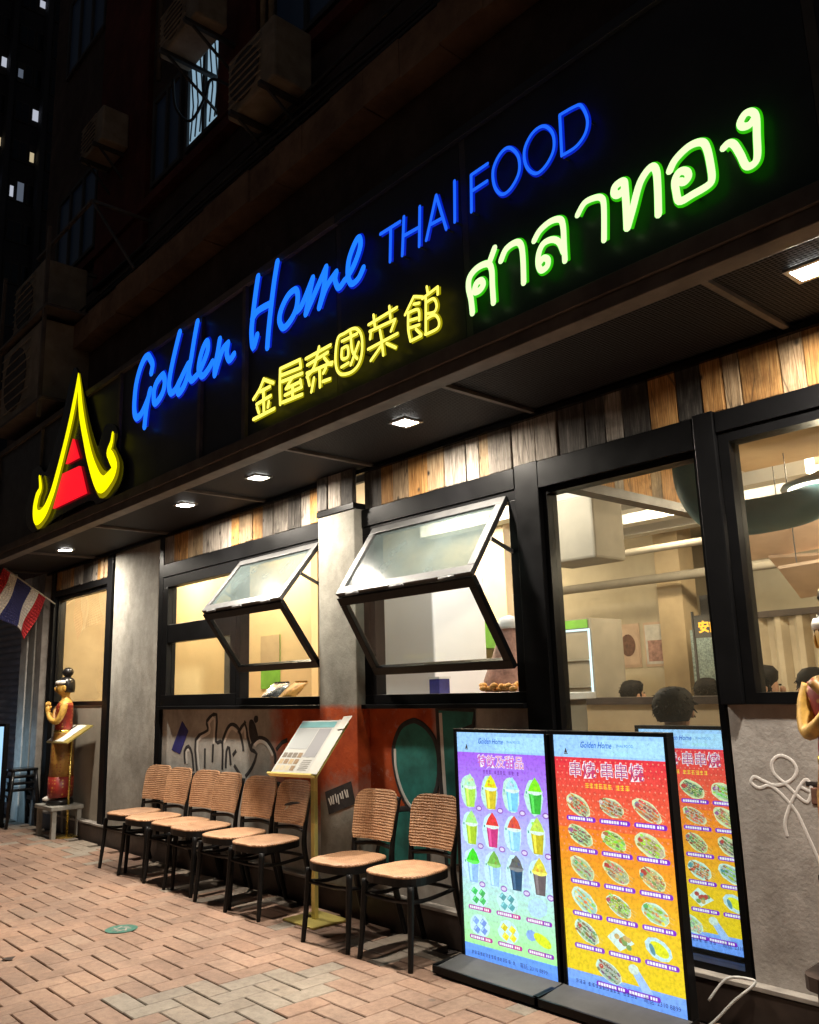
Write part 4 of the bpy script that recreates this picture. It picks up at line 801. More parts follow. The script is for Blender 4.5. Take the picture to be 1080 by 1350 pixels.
# ------------------------------------------------------------------ chairs
def build_chair():
    t = thing('chair', 'x', 'chair', (0, 0, 0), 0, 'rattan chairs lined up along the wall')
    # local frame: the sitter faces -y, the origin is on the floor under the seat centre
    def seat_outline(s=1.0, k=36):
        pts = []
        for i in range(k):
            a = 2 * math.pi * i / k; c, q = math.cos(a), math.sin(a)
            p = 3.2; x = .205 * math.copysign(abs(c) ** (2 / p), c) * s; y = .205 * math.copysign(abs(q) ** (2 / p), q) * s
            x *= 1 - .10 * (y / .205 + 1) / 2 + (.02 if y < 0 else 0)
            pts.append((x, y))
        return pts
    o1 = seat_outline(); o2 = seat_outline(.94); o3 = seat_outline(.6)
    st = MB(); rows = [[Vector((x, y, .438)) for x, y in o2], [Vector((x, y, .447)) for x, y in o1], [Vector((x, y, .456)) for x, y in o1], [Vector((x, y, .461)) for x, y in o2], [Vector((x, y, .452)) for x, y in o3]]
    st.loft(rows); st.uv = lambda co: (co.x * 2.2, co.y * 2.2)
    place(st.build('seat', M['rattan'], None, True), t)
    sf = MB(); sf.loft([[Vector((x, y, .405)) for x, y in o2], [Vector((x, y, .405)) for x, y in o1], [Vector((x, y, .4465)) for x, y in o1], [Vector((x, y, .4465)) for x, y in o2]], 0, False, True)
    place(sf.build('seat_frame', M['blackwood'], None, False), t)
    for sx in (-1, 1):
        place(MB().tube(smooth([(sx * .178, -.165, .41), (sx * .185, -.18, .2), (sx * .195, -.20, 0)], 5), [.019, .019, .018, .018, .017, .017, .016, .0155, .015, .0145, .014], 10).build('leg', M['blackwood'], None, True), t)
        P = smooth([(sx * .172, .295, 0), (sx * .170, .235, .20), (sx * .165, .195, .42), (sx * .172, .215, .60), (sx * .176, .262, .79)], 5)
        place(MB().tube(P, [.0145 + .005 * math.sin(math.pi * min(1, i / 14)) for i in range(len(P))], 10).build('leg', M['blackwood'], None, True), t)
    # bent-wood hoop that stiffens the legs, with its side rails
    for sx in (-1, 1): place(MB().tube(smooth([(sx * .182, -.172, .335), (sx * .16, -.02, .318), (sx * .166, .205, .335)], 5), .0115, 8).build('stretcher', M['blackwood'], None, True), t)
    place(MB().tube(smooth([(-.182, -.172, .335), (0, -.145, .318), (.182, -.172, .335)], 5), .0115, 8).build('stretcher', M['blackwood'], None, True), t)
    place(MB().tube(smooth([(-.166, .205, .335), (0, .222, .335), (.166, .205, .335)], 5), .0115, 8).build('stretcher', M['blackwood'], None, True), t)
    # backrest: curved panel with rounded top corners
    nz, nx = 12, 12; front = []; zb, zt = .535, .825
    def bp(u, v):
        z = zb + (zt - zb) * v; hw = .187 - .012 * (1 - v)
        rc = .085
        if z > zt - rc: hw = hw - rc + math.sqrt(max(0, rc * rc - (z - (zt - rc)) ** 2))
        if z < zb + .02: hw -= .012 * (1 - (z - zb) / .02)
        x = u * hw; y = .188 + (z - .535) * .22 - .028 * (1 - (x / .19) ** 2) * -1 - .012
        return Vector((x, y, z))
    g = MB(); vs = []
    for s_ in (0, 1):
        for i in range(nz + 1):
            v = (1 - (1 - i / nz) ** 1.6)
            for j in range(nx + 1):
                p = bp(-1 + 2 * j / nx, v); vs.append(p + Vector((0, .016 * s_, 0)))
    W_ = nx + 1; Q = W_ * (nz + 1); fs = []
    for i in range(nz):
        for j in range(nx):
            a = i * W_ + j; fs += [(a, a + 1, a + 1 + W_, a + W_), (a + Q, a + W_ + Q, a + 1 + W_ + Q, a + 1 + Q)]
    ed = [j for j in range(W_)] + [i * W_ + nx for i in range(1, nz + 1)] + [nz * W_ + j for j in range(nx - 1, -1, -1)] + [i * W_ for i in range(nz - 1, 0, -1)]
    for a, b in zip(ed, ed[1:] + ed[:1]): fs.append((b, a, a + Q, b + Q))
    g.add(vs, fs); g.uv = lambda co: (co.x * 2.2, co.z * 2.2)
    place(g.build('backrest', M['rattan'], None, False, auto=40), t)
    place(MB().tube(smooth([(-.165, .197, .50), (0, .225, .51), (.165, .197, .50)], 5), .013, 8).build('back_rail', M['blackwood'], None, True), t)
    return t
chair0 = build_chair()
pos = [(-7.47, -.335, 9), (-7.03, -.36, 5), (-6.575, -.345, 7), (-6.22, -.355, 3), (-5.71, -.36, 8), (-5.265, -.375, 3), (-4.30, -.405, 5), (-3.80, -.375, 4)]
labs = ['rattan chair at the far left end of the row of six', 'second rattan chair from the left in the row of six', 'third rattan chair from the left, overlapped by the fourth', 'fourth rattan chair from the left, under the graffiti',
        'fifth rattan chair from the left in the row of six', 'rattan chair beside the brass menu stand, shaded by the menu', 'rattan chair in front of the orange pillar, left of the near pair', 'nearest rattan chair, beside the purple drinks display']
for i, (x, y, a) in enumerate(pos):
    if i == 0: chair0.location = (x, y, 0); chair0.rotation_euler = (0, 0, R(a)); chair0['label'] = labs[0]
    else:
        c_ = dup(chair0, (x, y, 0), R(a), labs[i])
        if i == 5:      # this one has a dark streak and a small pale patch on its back
            rp = MB().prism([(-.03, .668), (.03, .685), (.10, .690), (.14, .686), (.10, .676), (.05, .668), (.0, .658), (-.04, .655)], .178, .19); tn = rp.build('back_mark', M['ink'], None); tn.parent = c_
            tn = MB().prism([(-.05, .625), (-.02, .655), (.0, .658), (-.01, .64)], .186, .19).build('back_mark', M['paper'], None); tn.parent = c_

# ------------------------------------------------------------------ brass menu stands
ms = thing('menu_stand', 'brass stand with open illustrated menu beside the row of chairs', 'menu stand', (-4.80, -.30, 0))
MB().box(-4.97, -4.63, -.44, -.16, .002, .014).build('base', M['brassy'], ms, bevel=.003)
MB().box(-4.826, -4.786, -.315, -.285, .0145, .95).build('pole', M['brassy'], ms, bevel=.003)
MB().box(-4.86, -4.75, -.325, -.317, .60, .80).build('clip_holder', M['glass'], ms)
bo = Vector((-5.07, -.475, .905)); bu = Vector((.50, .02, .01)); bv = Vector((.015, .255, .325)); bn = bu.cross(bv).normalized() * -1
if bn.y > 0: bn = -bn
board = MB().obox(bo, bu, bv, -bn * .012).build('board', M['brassy'], ms)
MB().obox(bo + bu * .02, bu * .96, bu.normalized().cross(bn).normalized() * .012, bn * .035).build('lip', M['brassy'], ms)
paperm = colmat('printed menu', 0, False, .35)
pg = MB(); sh_, sv = bu * .9, bv * .98; oo = bo + bu * .0 + bv * .03
def page(o, u, v, off, cols):
    "menu sheet: off-white with a teal band, a grey photo and a block of food pictures"
    def q(a0, a1, b0, b1, c, lift): pg.add([o + u * a + v * b + bn * (off + lift) for a, b in ((a0, b0), (a1, b0), (a1, b1), (a0, b1))], [(0, 1, 2, 3)], 0, c)
    q(0, 1, 0, 1, (.31, .31, .29), 0)
    q(.02, .98, .86, .97, (.10, .24, .25), .0012); q(.05, .6, .45, .84, (.24, .25, .25), .0012); q(.62, .95, .3, .84, (.17, .17, .18), .0012)
    for i in range(4):
        for j in range(3):
            a0 = .05 + i * .14; b0 = .05 + j * .12
            q(a0, a0 + .11, b0, b0 + .09, random.choice(((.16, .10, .05), (.28, .2, .1), (.35, .3, .2), (.1, .08, .06))), .0012)
    for j in range(6): q(.68, .92, .06 + j * .035, .075 + j * .035, (.15, .14, .13), .0012)
page(oo, bu * .80, bv, .004, 0)
pg.add([p + bn * .010 for p in (oo + bu * .82, oo + bu * 1.02, oo + bu * 1.02 + bv, oo + bu * .82 + bv)], [(0, 1, 2, 3)], 0, (.36, .35, .32))
pg.add([p + bn * .016 for p in (oo + bu * .90 + bv * .8, oo + bu * 1.04 + bv * .82, oo + bu * 1.06 + bv * 1.06, oo + bu * .88 + bv * 1.05)], [(0, 1, 2, 3)], 0, (.42, .40, .36))
pg.build('menu_sheets', paperm, ms)

ml = thing('menu_stand', 'slim brass stand with slanted white menu in front of the left statue', 'menu stand', (-9.58, -.13, 0))
MB().rings([(-9.58, -.13, .002, .13, .13), (-9.58, -.13, .012, .13, .13), (-9.58, -.13, .02, .05, .05)], 24).build('base', M['brass'], ml)
MB().tube([(-9.58, -.13, .015), (-9.58, -.13, 1.03)], .014, 10).build('pole', M['brass'], ml, True)
lo = Vector((-9.86, -.30, .985)); lu = Vector((.56, .02, .0)); lv = Vector((.02, .26, .17)); ln = lu.cross(lv).normalized(); ln = ln if ln.z > 0 else -ln
MB().obox(lo, lu, lv, -ln * .014).build('board', M['brassy'], ml)
MB().obox(lo + lu * .02 + lv * .04 + ln * .002, lu * .76, lv * .92, ln * .004).build('menu_sheet', M['paper'], ml)
MB().obox(lo + lu * .30 + lv * .06 + ln * .008, lu * .08, lv * .88, ln * .002).build('spine', M['ink'], ml)

# ------------------------------------------------------------------ lit menu displays
disp = colmat('lit display print', 1.35)
class Disp:
    def __init__(s, W, H): s.W, s.H = W, H; s.b = MB(); s.k = 0
    def poly(s, pts, col, lay=1):
        s.b.add([(x, -.00035 * lay, z) for x, z in pts], [tuple(range(len(pts)))], 0, col)
    def rect(s, x0, x1, z0, z1, col, lay=1): s.poly([(x0, z0), (x1, z0), (x1, z1), (x0, z1)], col, lay)
    def grad(s, z0, z1, c0, c1, n=24, mid=None):
        for i in range(n):
            t = (i + .5) / n; c = tuple(a * (1 - t) + b * t for a, b in zip(c0, c1))
            s.rect(0, s.W, z0 + (z1 - z0) * i / n, z0 + (z1 - z0) * (i + 1) / n, c, 0)
    def ell(s, x, z, a, b, col, rot=0, lay=2, n=18, wob=0):
        cr, sr = math.cos(rot), math.sin(rot); p = []
        for i in range(n):
            t = 2 * math.pi * i / n; k = 1 + wob * random.uniform(-1, 1); u, v = a * k * math.cos(t), b * k * math.sin(t)
            p.append((x + u * cr - v * sr, z + u * sr + v * cr))
        s.poly(p, col, lay)
    def text(s, body, x, z, size, col, lay=4, bold=0, center=True, sx=1.0, shear=0):
        vs, fs, wd = textmesh(body, size, bold, shear)
        ox = x - wd * sx / 2 if center else x
        s.b.add([(ox + a * sx, -.00035 * lay, z + b) for a, b in vs], fs, 0, col)
    def marks(s, x0, x1, z, h, col):
        "print too small to read in the photograph"
        x = x0
        while x < x1:
            a = h * random.uniform(.75, .95)
            for k in range(3):
                zz = z - h / 2 + h * (k + random.uniform(.1, .4)) / 3; s.rect(x + h * .06, x + a, zz, zz + h * .13, col, 4)
            u = x + a * random.uniform(.25, .75); s.rect(u, u + h * .13, z - h / 2, z + h / 2, col, 5)
            x += h * (1.08 if random.random() > .12 else 1.8)
    def pill(s, x, z, w_, h, col, price=(.85, .02, .35)):
        n = 6; p = [(x + w_ / 2 - h / 2 + h / 2 * math.cos(t), z + h / 2 * math.sin(t)) for t in [math.pi * (i / n - .5) for i in range(n + 1)]] + [(x - w_ / 2 + h / 2 + h / 2 * math.cos(t), z + h / 2 * math.sin(t)) for t in [math.pi * (i / n + .5) for i in range(n + 1)]]
        s.poly(p, col, 3)
        xx = x - w_ / 2 + h * .5
        while xx < x + w_ * .12: s.rect(xx, xx + h * .5, z - h * .28, z + h * .28, (.9, .85, .95), 4); xx += h * .62
        xx = x + w_ * .2
        if price: s.rect(x + w_ * .17, x + w_ / 2 - h * .3, z - h * .46, z + h * .46, price, 4)
        for i in range(3): s.rect(xx + i * h * .55, xx + i * h * .55 + h * .38, z - h * .26, z + h * .26, (.95, .9, .92), 5)
def header(d, W, H):
    d.rect(0, W, H - .105, H, (.36, .62, 1.0), 1)
    d.rect(W * .45, W, H - .095, H - .02, (.42, .72, 1.0), 2)
    d.text('Golden Home', W * .40, H - .058, .040, (.02, .13, .62), 4, .0006, True, .78, .35)
    d.text('THAI FOOD', W * .66, H - .052, .018, (.03, .22, .75), 4)
    d.text('ศาลาทอง', W * .62, H - .088, .026, (.40, .80, .72), 4)
    d.poly([(W * .10, H - .085), (W * .13, H - .085), (W * .115, H - .06)], (.05, .04, .04), 4); d.rect(W * .095, W * .135, H - .091, H - .087, (.1, .08, .02), 4)
def make_board(x, label, content, y=-.30, z0=.05, cat='menu display', sc_=1.0):
    W, H = .625, 1.15
    t = thing('menu_display', label, cat, (x + W / 2, y, 0), 0, 'lit menu displays by the street window')
    W, H = W * sc_, H * sc_
    fr = MB().frame((x - .018, y - .001, z0 - .018), (W + .036, 0, 0), (0, 0, H + .036), (0, .06, 0), .018).build('frame', M['black'], t, bevel=.002)
    MB().box(x - .004, x + W + .004, y + .02, y + .058, z0 - .004, z0 + H + .004).build('back_panel', M['black'], t)
    W, H = .625, 1.15; d = Disp(W, H); content(d, W, H); header(d, W, H)
    W, H = W * sc_, H * sc_
    s = d.b.build('screen', disp, None); s.parent = t; s.matrix_parent_inverse = parent_world(t).inverted(); s.location = (x, y + .010, z0); s.scale = (sc_, 1, sc_)
    MB().box(x, x + W, y + .0005, y + .003, z0, z0 + H).build('cover_glass', M['glass'], t)
    return t
def tray(t, x, y, W=.66):
    # sloping foot tray on the pavement, open frame edges
    MB().add([(x - .02, y - .002, .062), (x + W - .01, y - .002, .062), (x + W - .01, y - .19, .040), (x - .02, y - .19, .040), (x - .02, y - .002, .05), (x + W - .01, y - .002, .05), (x + W - .01, y - .19, .028), (x - .02, y - .19, .028)],
             [(0, 3, 2, 1), (4, 5, 6, 7), (0, 1, 5, 4), (3, 7, 6, 2), (0, 4, 7, 3), (1, 2, 6, 5)]).build('foot_tray', M['darkgrey'], t)
    MB().box(x - .035, x + W + .005, y - .20, y - .188, .012, .046).build('tray_lip', M['black'], t)
    for xx in (x - .03, x + W - .02): MB().bar((xx, y - .19, .03), (xx, y + .05, .04), .02, .04).build('tray_side', M['black'], t)
    MB().box(x - .02, x + W - .01, y + .0, y + .055, .004, .030).build('foot', M['black'], t)
def drinks(d, W, H):
    d.grad(0, .075, (.12, .30, .95), (.16, .38, .98), 2); d.grad(.075, .40, (.42, .95, .35), (.50, .78, .85), 10); d.grad(.40, .75, (.50, .72, .97), (.46, .38, .97), 12); d.grad(.75, H - .105, (.45, .32, .96), (.40, .12, .88), 12)
    for i in range(14):
        for j in range(7):
            d.ell(.03 + i * .045 + (j % 2) * .022, H - .125 - j * .035, .006, .006, (.42, .14, .95), 0, 1, 6)
    d.text('特飲及甜品', W / 2, H - .172, .066, (.95, .88, .92), 4, .0026); d.text('特飲及甜品', W / 2, H - .172, .066, (.72, .16, .45), 5, 0)
    d.marks(W * .30, W * .70, H - .202, .020, (.16, .02, .35))
    cols = [[((.45, .78, .08), (.55, .95, .55)), ((.72, .55, .03), (.85, .85, .02)), ((.22, .62, .95), (.45, .8, .98)), ((.05, .48, .05), (.25, .85, .02))],
            [((.42, .62, .03), (.45, .9, .25)), ((.62, .04, .22), (.85, .05, .05)), ((.30, .65, .95), (.75, .1, .06)), ((.60, .50, .02), (.55, .75, .1))],
            [((.30, .52, .95), (.05, .72, .02)), ((.35, .60, .95), (.2, .5, .08)), ((.01, .07, .16), (.12, .13, .14)), ((.14, .11, .12), (.75, .65, .05))]]
    for r in range(3):
        for c in range(4):
            x = .085 + c * .152; z = H - .315 - r * .190; cup, top = cols[r][c]
            d.ell(x - .012, z + .005, .060, .088, (.60, .88, .95) if r else (.55, .85, .75), 0, 2, 16, .06)
            d.poly([(x - .030, z - .075), (x + .028, z - .075), (x + .042, z + .025), (x - .042, z + .025)], cup, 3)
            d.poly([(x - .022, z - .07), (x - .008, z - .07), (x - .012, z + .02), (x - .030, z + .02)], tuple(min(1, v * 1.6 + .05) for v in cup), 4)
            d.ell(x, z + .032, .050, .017, (.75, .92, .85) if r < 2 else tuple(min(1, v * 1.2 + .1) for v in top), 0, 4, 14)
            d.poly([(x - .046, z + .033), (x + .046, z + .033), (x + .030, z + .070), (x + .004, z + .098 + .01 * math.sin(c * 3)), (x - .026, z + .068)], top, 5)
            for q in range(5): d.ell(x + random.uniform(-.028, .028), z + .045 + random.uniform(-.006, .025), .009, .008, tuple(min(1, max(0, v * random.uniform(.5, 1.5))) for v in top), 0, 6, 7)
            d.rect(x - .060, x - .052, z + .02, z + .032, (.05, .35, .28), 5)
            d.ell(x + .062, z - .078, .022, .015, (.30, .10, .55), 0, 6, 14); d.ell(x + .062, z - .078, .016, .009, (.75, .65, .9), 0, 7, 12)
    sw = [[(.05, .52, .12), (.10, .40, .45), (.48, .74, .98)], [(.20, .34, .85), (.80, .66, .02), (.75, .85, .02)]]
    for r in range(2):
        for c in range(3):
            x = .115 + c * .200; z = .318 - r * .145; k = sw[r][c]
            if c == 2 and r == 0: d.ell(x, z, .066, .046, k, .2, 3, 8)
            elif c == 2: d.ell(x + .02, z, .058, .026, k, -.35, 3, 14); d.ell(x - .05, z + .012, .034, .026, (.25, .42, .9), 0, 2, 8)
            else:
                d.ell(x, z, .072, .055, (.60, .88, .92), 0, 2, 14, .08)
                for ax, az in ((-.028, .020), (.026, .016), (-.022, -.022), (.028, -.022)):
                    s_ = random.uniform(.8, 1.25); d.poly([(x + ax - .025, az + z - .004), (x + ax + .006, az + z - .022), (x + ax + .026, az + z + .003), (x + ax - .004, az + z + .020)], tuple(min(1, v * s_) for v in k), 3)
                    d.poly([(x + ax - .020, az + z + .0), (x + ax - .004, az + z + .015), (x + ax + .004, az + z + .011), (x + ax - .012, az + z - .006)], tuple(min(1, v * 1.5 + .15) for v in k), 4)
            d.pill(x + .005, z - .063, .165, .022, (.42, .02, .42), (.62, .02, .28) if c < 2 else (.25, .02, .55))
    d.marks(.05, .34, .035, .018, (.02, .03, .2)); d.text('電話: 2310 8899', .38, .025, .026, (.02, .03, .2), 4, 0, False)
def skewers(d, W, H):
    d.grad(0, .085, (.14, .32, .95), (.24, .44, .98), 2); d.grad(.085, .35, (.85, .62, .015), (.90, .55, .02), 8); d.grad(.35, .72, (.90, .48, .02), (.92, .22, .02), 10); d.grad(.72, H - .105, (.90, .15, .05), (.82, .035, .06), 12)
    for i in range(22):
        for j in range(15):
            d.ell(.014 + i * .0285 + (j % 2) * .014, H - .12 - j * .030, .0045, .0045, (.95, .30, .20), 0, 1, 5)
    d.text('串燒‧串串燒', W * .47, H - .190, .080, (.92, .88, .95), 4, .0030); d.text('串燒‧串串燒', W * .47, H - .190, .080, (.48, .06, .22), 5, 0)
    d.marks(W * .28, W * .68, H - .232, .024, (.98, .66, .05))
    for r in range(6):
        n = 3 if r < 5 else 2
        for c in range(n):
            x = (.125 + c * .190) if n == 3 else (.235 + c * .165); z = H - .325 - r * .142
            plate = (.70, .78, .45) if r < 3 else (.62, .84, .72)
            if r == 4 and c == 2: d.ell(x, z, .070, .044, (.55, .78, .85), -.3, 2, 10); d.ell(x + .005, z, .050, .026, (.80, .80, .02), -.4, 3, 14); d.ell(x - .03, z - .005, .012, .026, (.10, .28, .35), .4, 4, 10)
            elif r == 4 and c == 1: d.poly([(x - .075, z + .005), (x - .01, z - .045), (x + .07, z + .0), (x - .02, z + .052)], (.68, .88, .80), 2); [d.ell(x + random.uniform(-.03, .04), z + random.uniform(-.022, .02), .015, .012, random.choice(((.5, .08, .06), (.2, .35, .1), (.6, .4, .15))), 0, 3 + q % 4, 8) for q in range(9)]
            elif r == 5 and c == 1: d.poly([(x - .055, z + .045), (x - .02, z + .055), (x + .062, z - .045), (x + .015, z - .062)], (.38, .56, .92), 2); d.ell(x - .03, z + .035, .028, .022, (.65, .78, .70), 0, 3, 9)
            else:
                ro = -.42 + random.uniform(-.16, .16); kx = random.uniform(.88, 1.06); x0_, z0_ = x, z; z += random.uniform(-.004, .006)
                d.ell(x, z, .078 * kx, .043 * random.uniform(.9, 1.1), plate, ro, 2, 18, .05)
                d.ell(x + .003, z - .002, .069 * kx, .035, tuple(v * random.uniform(.55, .8) for v in plate), ro, 3, 16)
                base = random.choice(((.30, .42, .05), (.16, .20, .10), (.55, .48, .06), (.42, .26, .10), (.45, .14, .06), (.25, .16, .08), (.52, .40, .24)))
                nq = random.choice((3, 4, 4, 5)); ca, sa = math.cos(ro), math.sin(ro)
                for q in range(nq):
                    off = (q - (nq - 1) / 2) * .060 / nq
                    for e in range(6):
                        u = -.048 + e * .019 + random.uniform(-.005, .005); px_, pz_ = x + u * ca - off * sa, z + u * sa + off * ca
                        d.ell(px_, pz_, random.uniform(.009, .014), random.uniform(.004, .0072), tuple(max(0, min(1, v * random.uniform(.4, 1.9))) for v in base), ro + random.uniform(-.4, .4), 4 + (e % 2), 8, .15)
                        if random.random() < .5: d.ell(px_ + .003, pz_ + .002, .003, .0018, (.85, .85, .6), ro, 7, 6)
                    d.poly([(x + .05 * ca - off * sa, z + .05 * sa + off * ca), (x + .092 * ca - off * sa, z + .092 * sa + off * ca), (x + .092 * ca - (off + .0015) * sa, z + .092 * sa + (off + .0015) * ca), (x + .05 * ca - (off + .002) * sa, z + .05 * sa + (off + .002) * ca)], (.75, .6, .3), 4)
                for q in range(random.choice((1, 2, 3))): d.ell(x - .05 * ca + random.uniform(-.012, .012), z + .022 + random.uniform(-.008, .008), random.uniform(.008, .016), .010, random.choice(((.10, .30, .32), (.35, .12, .3), (.1, .4, .12), (.5, .06, .05), (.75, .75, .6))), 0, 6, 8, .2)
                x, z = x0_, z0_
            d.pill(x + .012, z - .062, .170, .023, (.22, .02, .60), None)
    d.marks(.045, .37, .040, .018, (.02, .03, .2)); d.text('電話: 2310 8899', .41, .030, .027, (.02, .03, .2), 4, 0, False)
t1 = make_board(-3.455, 'purple lit menu display of iced drinks and sweets beside the chairs', drinks); tray(t1, -3.455, -.30)
t2 = make_board(-2.775, 'red and yellow lit menu display of skewers nearest the street', skewers); tray(t2, -2.775, -.30)
t3 = make_board(-2.585, 'lit skewer menu display behind the street window glass', skewers, .16, .205, sc_=.87)
MB().box(-2.60, -1.95, .13, .25, .1725, .181).build('foot', M['black'], t3)
cb = MB().tube(smooth([(-2.13, -.16, .105), (-2.07, -.10, .19), (-1.98, -.07, .20), (-1.96, -.075, .185), (-2.03, -.12, .12), (-2.12, -.18, .02), (-2.17, -.22, .006)], 6), .006, 8).build('power_cable', M['rubber'], None, True)
tag(cb, 'white power cable looping behind the skewer display over the ledge', 'cable')

# ------------------------------------------------------------------ wooden Thai lady statues
def statue(name, label, loc, rz, height=1.36):
    t = thing(name, label, 'statue', (0, 0, 0), 0, 'gold wooden greeting statues at the shopfront')
    s = height / 1.36
    def part(mb, nm, mt, sm=True, par=None):
        mb.v = [(x * s, y * s, z * s) for x, y, z in mb.v]; o = mb.build(nm, M[mt], None, sm); o.parent = par or t; return o
    # faces -y
    body = MB()
    body.rings([(0, .0, .78, .115, .085), (0, 0, .86, .105, .08), (0, .0, .95, .125, .085), (0, .005, 1.02, .140, .078), (0, .012, 1.065, .115, .062), (0, .012, 1.085, .055, .048), (0, .005, 1.115, .040, .042), (0, -.002, 1.135, .045, .05),
                (0, -.012, 1.155, .058, .066), (0, -.014, 1.19, .070, .080), (0, -.012, 1.235, .076, .086), (0, -.006, 1.275, .070, .080), (0, 0, 1.305, .045, .052), (0, 0, 1.315, .01, .012)], 24)
    body.ball((0, -.101, 1.205), (.013, .018, .024), 0, 8, 6); body.ball((0, -.092, 1.176), (.022, .010, .008), 0, 8, 5)
    for q in (-1, 1):
        body.ball((q * .078, .0, 1.21), (.012, .022, .035), 0, 8, 6)
        body.tube(smooth([(q * .118, .012, 1.035), (q * .145, .0, .95), (q * .138, -.05, .86), (q * .085, -.125, .885), (q * .022, -.165, .955)], 5), [.040, .04, .040, .039, .038, .037, .036, .036, .035, .034, .032, .031, .03, .029, .028, .026, .025, .024, .023, .022, .021], 10)
        body.ball((q * .013, -.168, .985), (.012, .028, .042), 0, 8, 6)
        for f_ in range(4): body.tube([(q * .011, -.190 + f_ * .014, 1.01), (q * .008, -.188 + f_ * .014, 1.075 - abs(f_ - 1.4) * .008)], [.0075, .005], 6)
        body.tube([(q * .013, -.150, .985), (q * .014, -.136, 1.02)], [.008, .006], 6)
    ob = part(body, 'body', 'goldskin')
    gown = MB().rings([(0, 0, .74, .122, .092), (0, 0, .80, .121, .092), (0, 0, .87, .112, .088), (0, 0, .95, .131, .092), (0, .002, 1.015, .146, .086), (0, .008, 1.05, .135, .074)], 24); part(gown, 'gown', 'red_lac')
    part(MB().tube(smooth([(-.10, -.06, 1.05), (.0, -.098, .95), (.10, -.085, .84)], 5), .024, 8, flat=None), 'sash', 'goldcloth')
    skirt = MB().rings([(0, 0, .28, .155, .125), (0, 0, .45, .150, .12), (0, 0, .62, .146, .115), (0, 0, .72, .128, .098), (0, 0, .755, .124, .094)], 24); part(skirt, 'skirt', 'goldcloth')
    hem = MB().rings([(0, 0, .075, .158, .128), (0, 0, .16, .160, .130), (0, 0, .285, .158, .128)], 24); part(hem, 'hem', 'red_lac')
    part(MB().rings([(0, 0, .735, .128, .098), (0, 0, .765, .129, .099)], 24), 'belt', 'brass')
    feet = MB()
    for q in (-1, 1): feet.ball((q * .055, -.09, .062), (.035, .085, .028), 0, 10, 6)
    part(feet, 'feet', 'whitep')
    part(MB().rings([(0, 0, 0, .155, .14), (0, 0, .045, .15, .135), (0, 0, .06, .13, .115)], 20), 'stand', 'hairblk')
    hr = MB().rings([(0, .030, 1.16, .066, .062), (0, .026, 1.20, .084, .074), (0, .020, 1.25, .088, .080), (0, .012, 1.285, .082, .084), (0, .008, 1.315, .060, .066), (0, .008, 1.328, .03, .035)], 20); h = part(hr, 'hair', 'hairblk')
    part(MB().rings([(0, -.012, 1.250, .084, .094), (0, -.012, 1.272, .086, .096), (0, -.006, 1.292, .078, .088)], 24), 'hair_band', 'whitep', True, h)
    part(MB().rings([(0, .015, 1.318, .038, .040), (0, .018, 1.335, .030, .032), (0, .018, 1.345, .045, .046), (0, .018, 1.375, .062, .062), (0, .018, 1.41, .050, .05), (0, .018, 1.43, .02, .02)], 18), 'topknot', 'hairblk', True, h)
    for q in (-1, 1):
        part(MB().ball((q * .030, -.088, 1.222), (.014, .007, .0065), 0, 8, 5), 'eye', 'whitep', True, ob); part(MB().ball((q * .030, -.0945, 1.222), (.006, .003, .006), 0, 7, 5), 'pupil', 'hairblk', True, ob)
        part(MB().tube(smooth([(q * .013, -.0925, 1.243), (q * .032, -.088, 1.250), (q * .050, -.074, 1.242)], 4), .0032, 6), 'eyebrow', 'hairblk', True, ob)
    part(MB().ball((0, -.0975, 1.176), (.018, .006, .006), 0, 8, 5), 'lips', 'red_lac', True, ob)
    t.location = loc; t.rotation_euler = (0, 0, rz); return t
statue('greeting_statue', 'red and gold lady statue with pressed hands at the left end window', (-9.72, -.17, .33), R(-28), 1.38)
statue('greeting_statue', 'gold faced statue with black topknot cut off at the right', (-1.35, -.30, .40), R(10), 1.33)
pd = thing('low_stool', 'low grey wooden stool under the left statue', 'stool', (-9.75, -.17, 0))
MB().box(-10.0, -9.48, -.34, .0, .285, .328).build('top', M['concrete'], pd, bevel=.006)
for x in (-9.97, -9.55):
    for y in (-.32, -.06): MB().box(x, x + .05, y, y + .045, .002, .284).build('leg', M['concrete'], pd)
pd2 = thing('statue_plinth', 'dark plinth block under the right statue', 'plinth', (-1.3, -.33, 0))
MB().rings([(-1.37, -.30, .002, .21, .21), (-1.37, -.30, .05, .21, .21), (-1.37, -.30, .06, .17, .17), (-1.37, -.30, .34, .17, .17), (-1.37, -.30, .35, .20, .20), (-1.37, -.30, .399, .20, .20)], 20, 0, 5).build('block', M['plinth'], pd2)

# ------------------------------------------------------------------ flag, camera, stools, far display
fl = thing('flag', 'red, white and blue striped flag hanging from a slanted pole', 'flag', (-10.80, -.02, 2.6))
pa, pb_ = Vector((-10.62, -.02, 2.58)), Vector((-10.75, -.62, 3.02))
MB().tube([pa, pb_ + (pb_ - pa) * .04], .009, 8).build('pole', M['whitep'], fl, True)
MB().ball(pb_ + (pb_ - pa) * .05, .018).build('finial', M['brass'], fl, True)
fcol = [(.42, .02, .03), (.72, .70, .68), (.035, .04, .16), (.035, .04, .16), (.72, .70, .68), (.42, .02, .03)]
flagm = colmat('flag cloth', 0, False, .85)
fb = MB(); dd = (pb_ - pa); nU, nV = 24, 16
def fp(u, v):
    p = pa + dd * (.18 + .80 * u); drop = v * .50
    return p + Vector((-.10 * v - .16 * v * (1 - u), -.22 * v * .5 + .035 * math.sin(u * 9 + v * 5) * v, -drop * (1 - .12 * u) + .02 * math.sin(u * 7) * v))
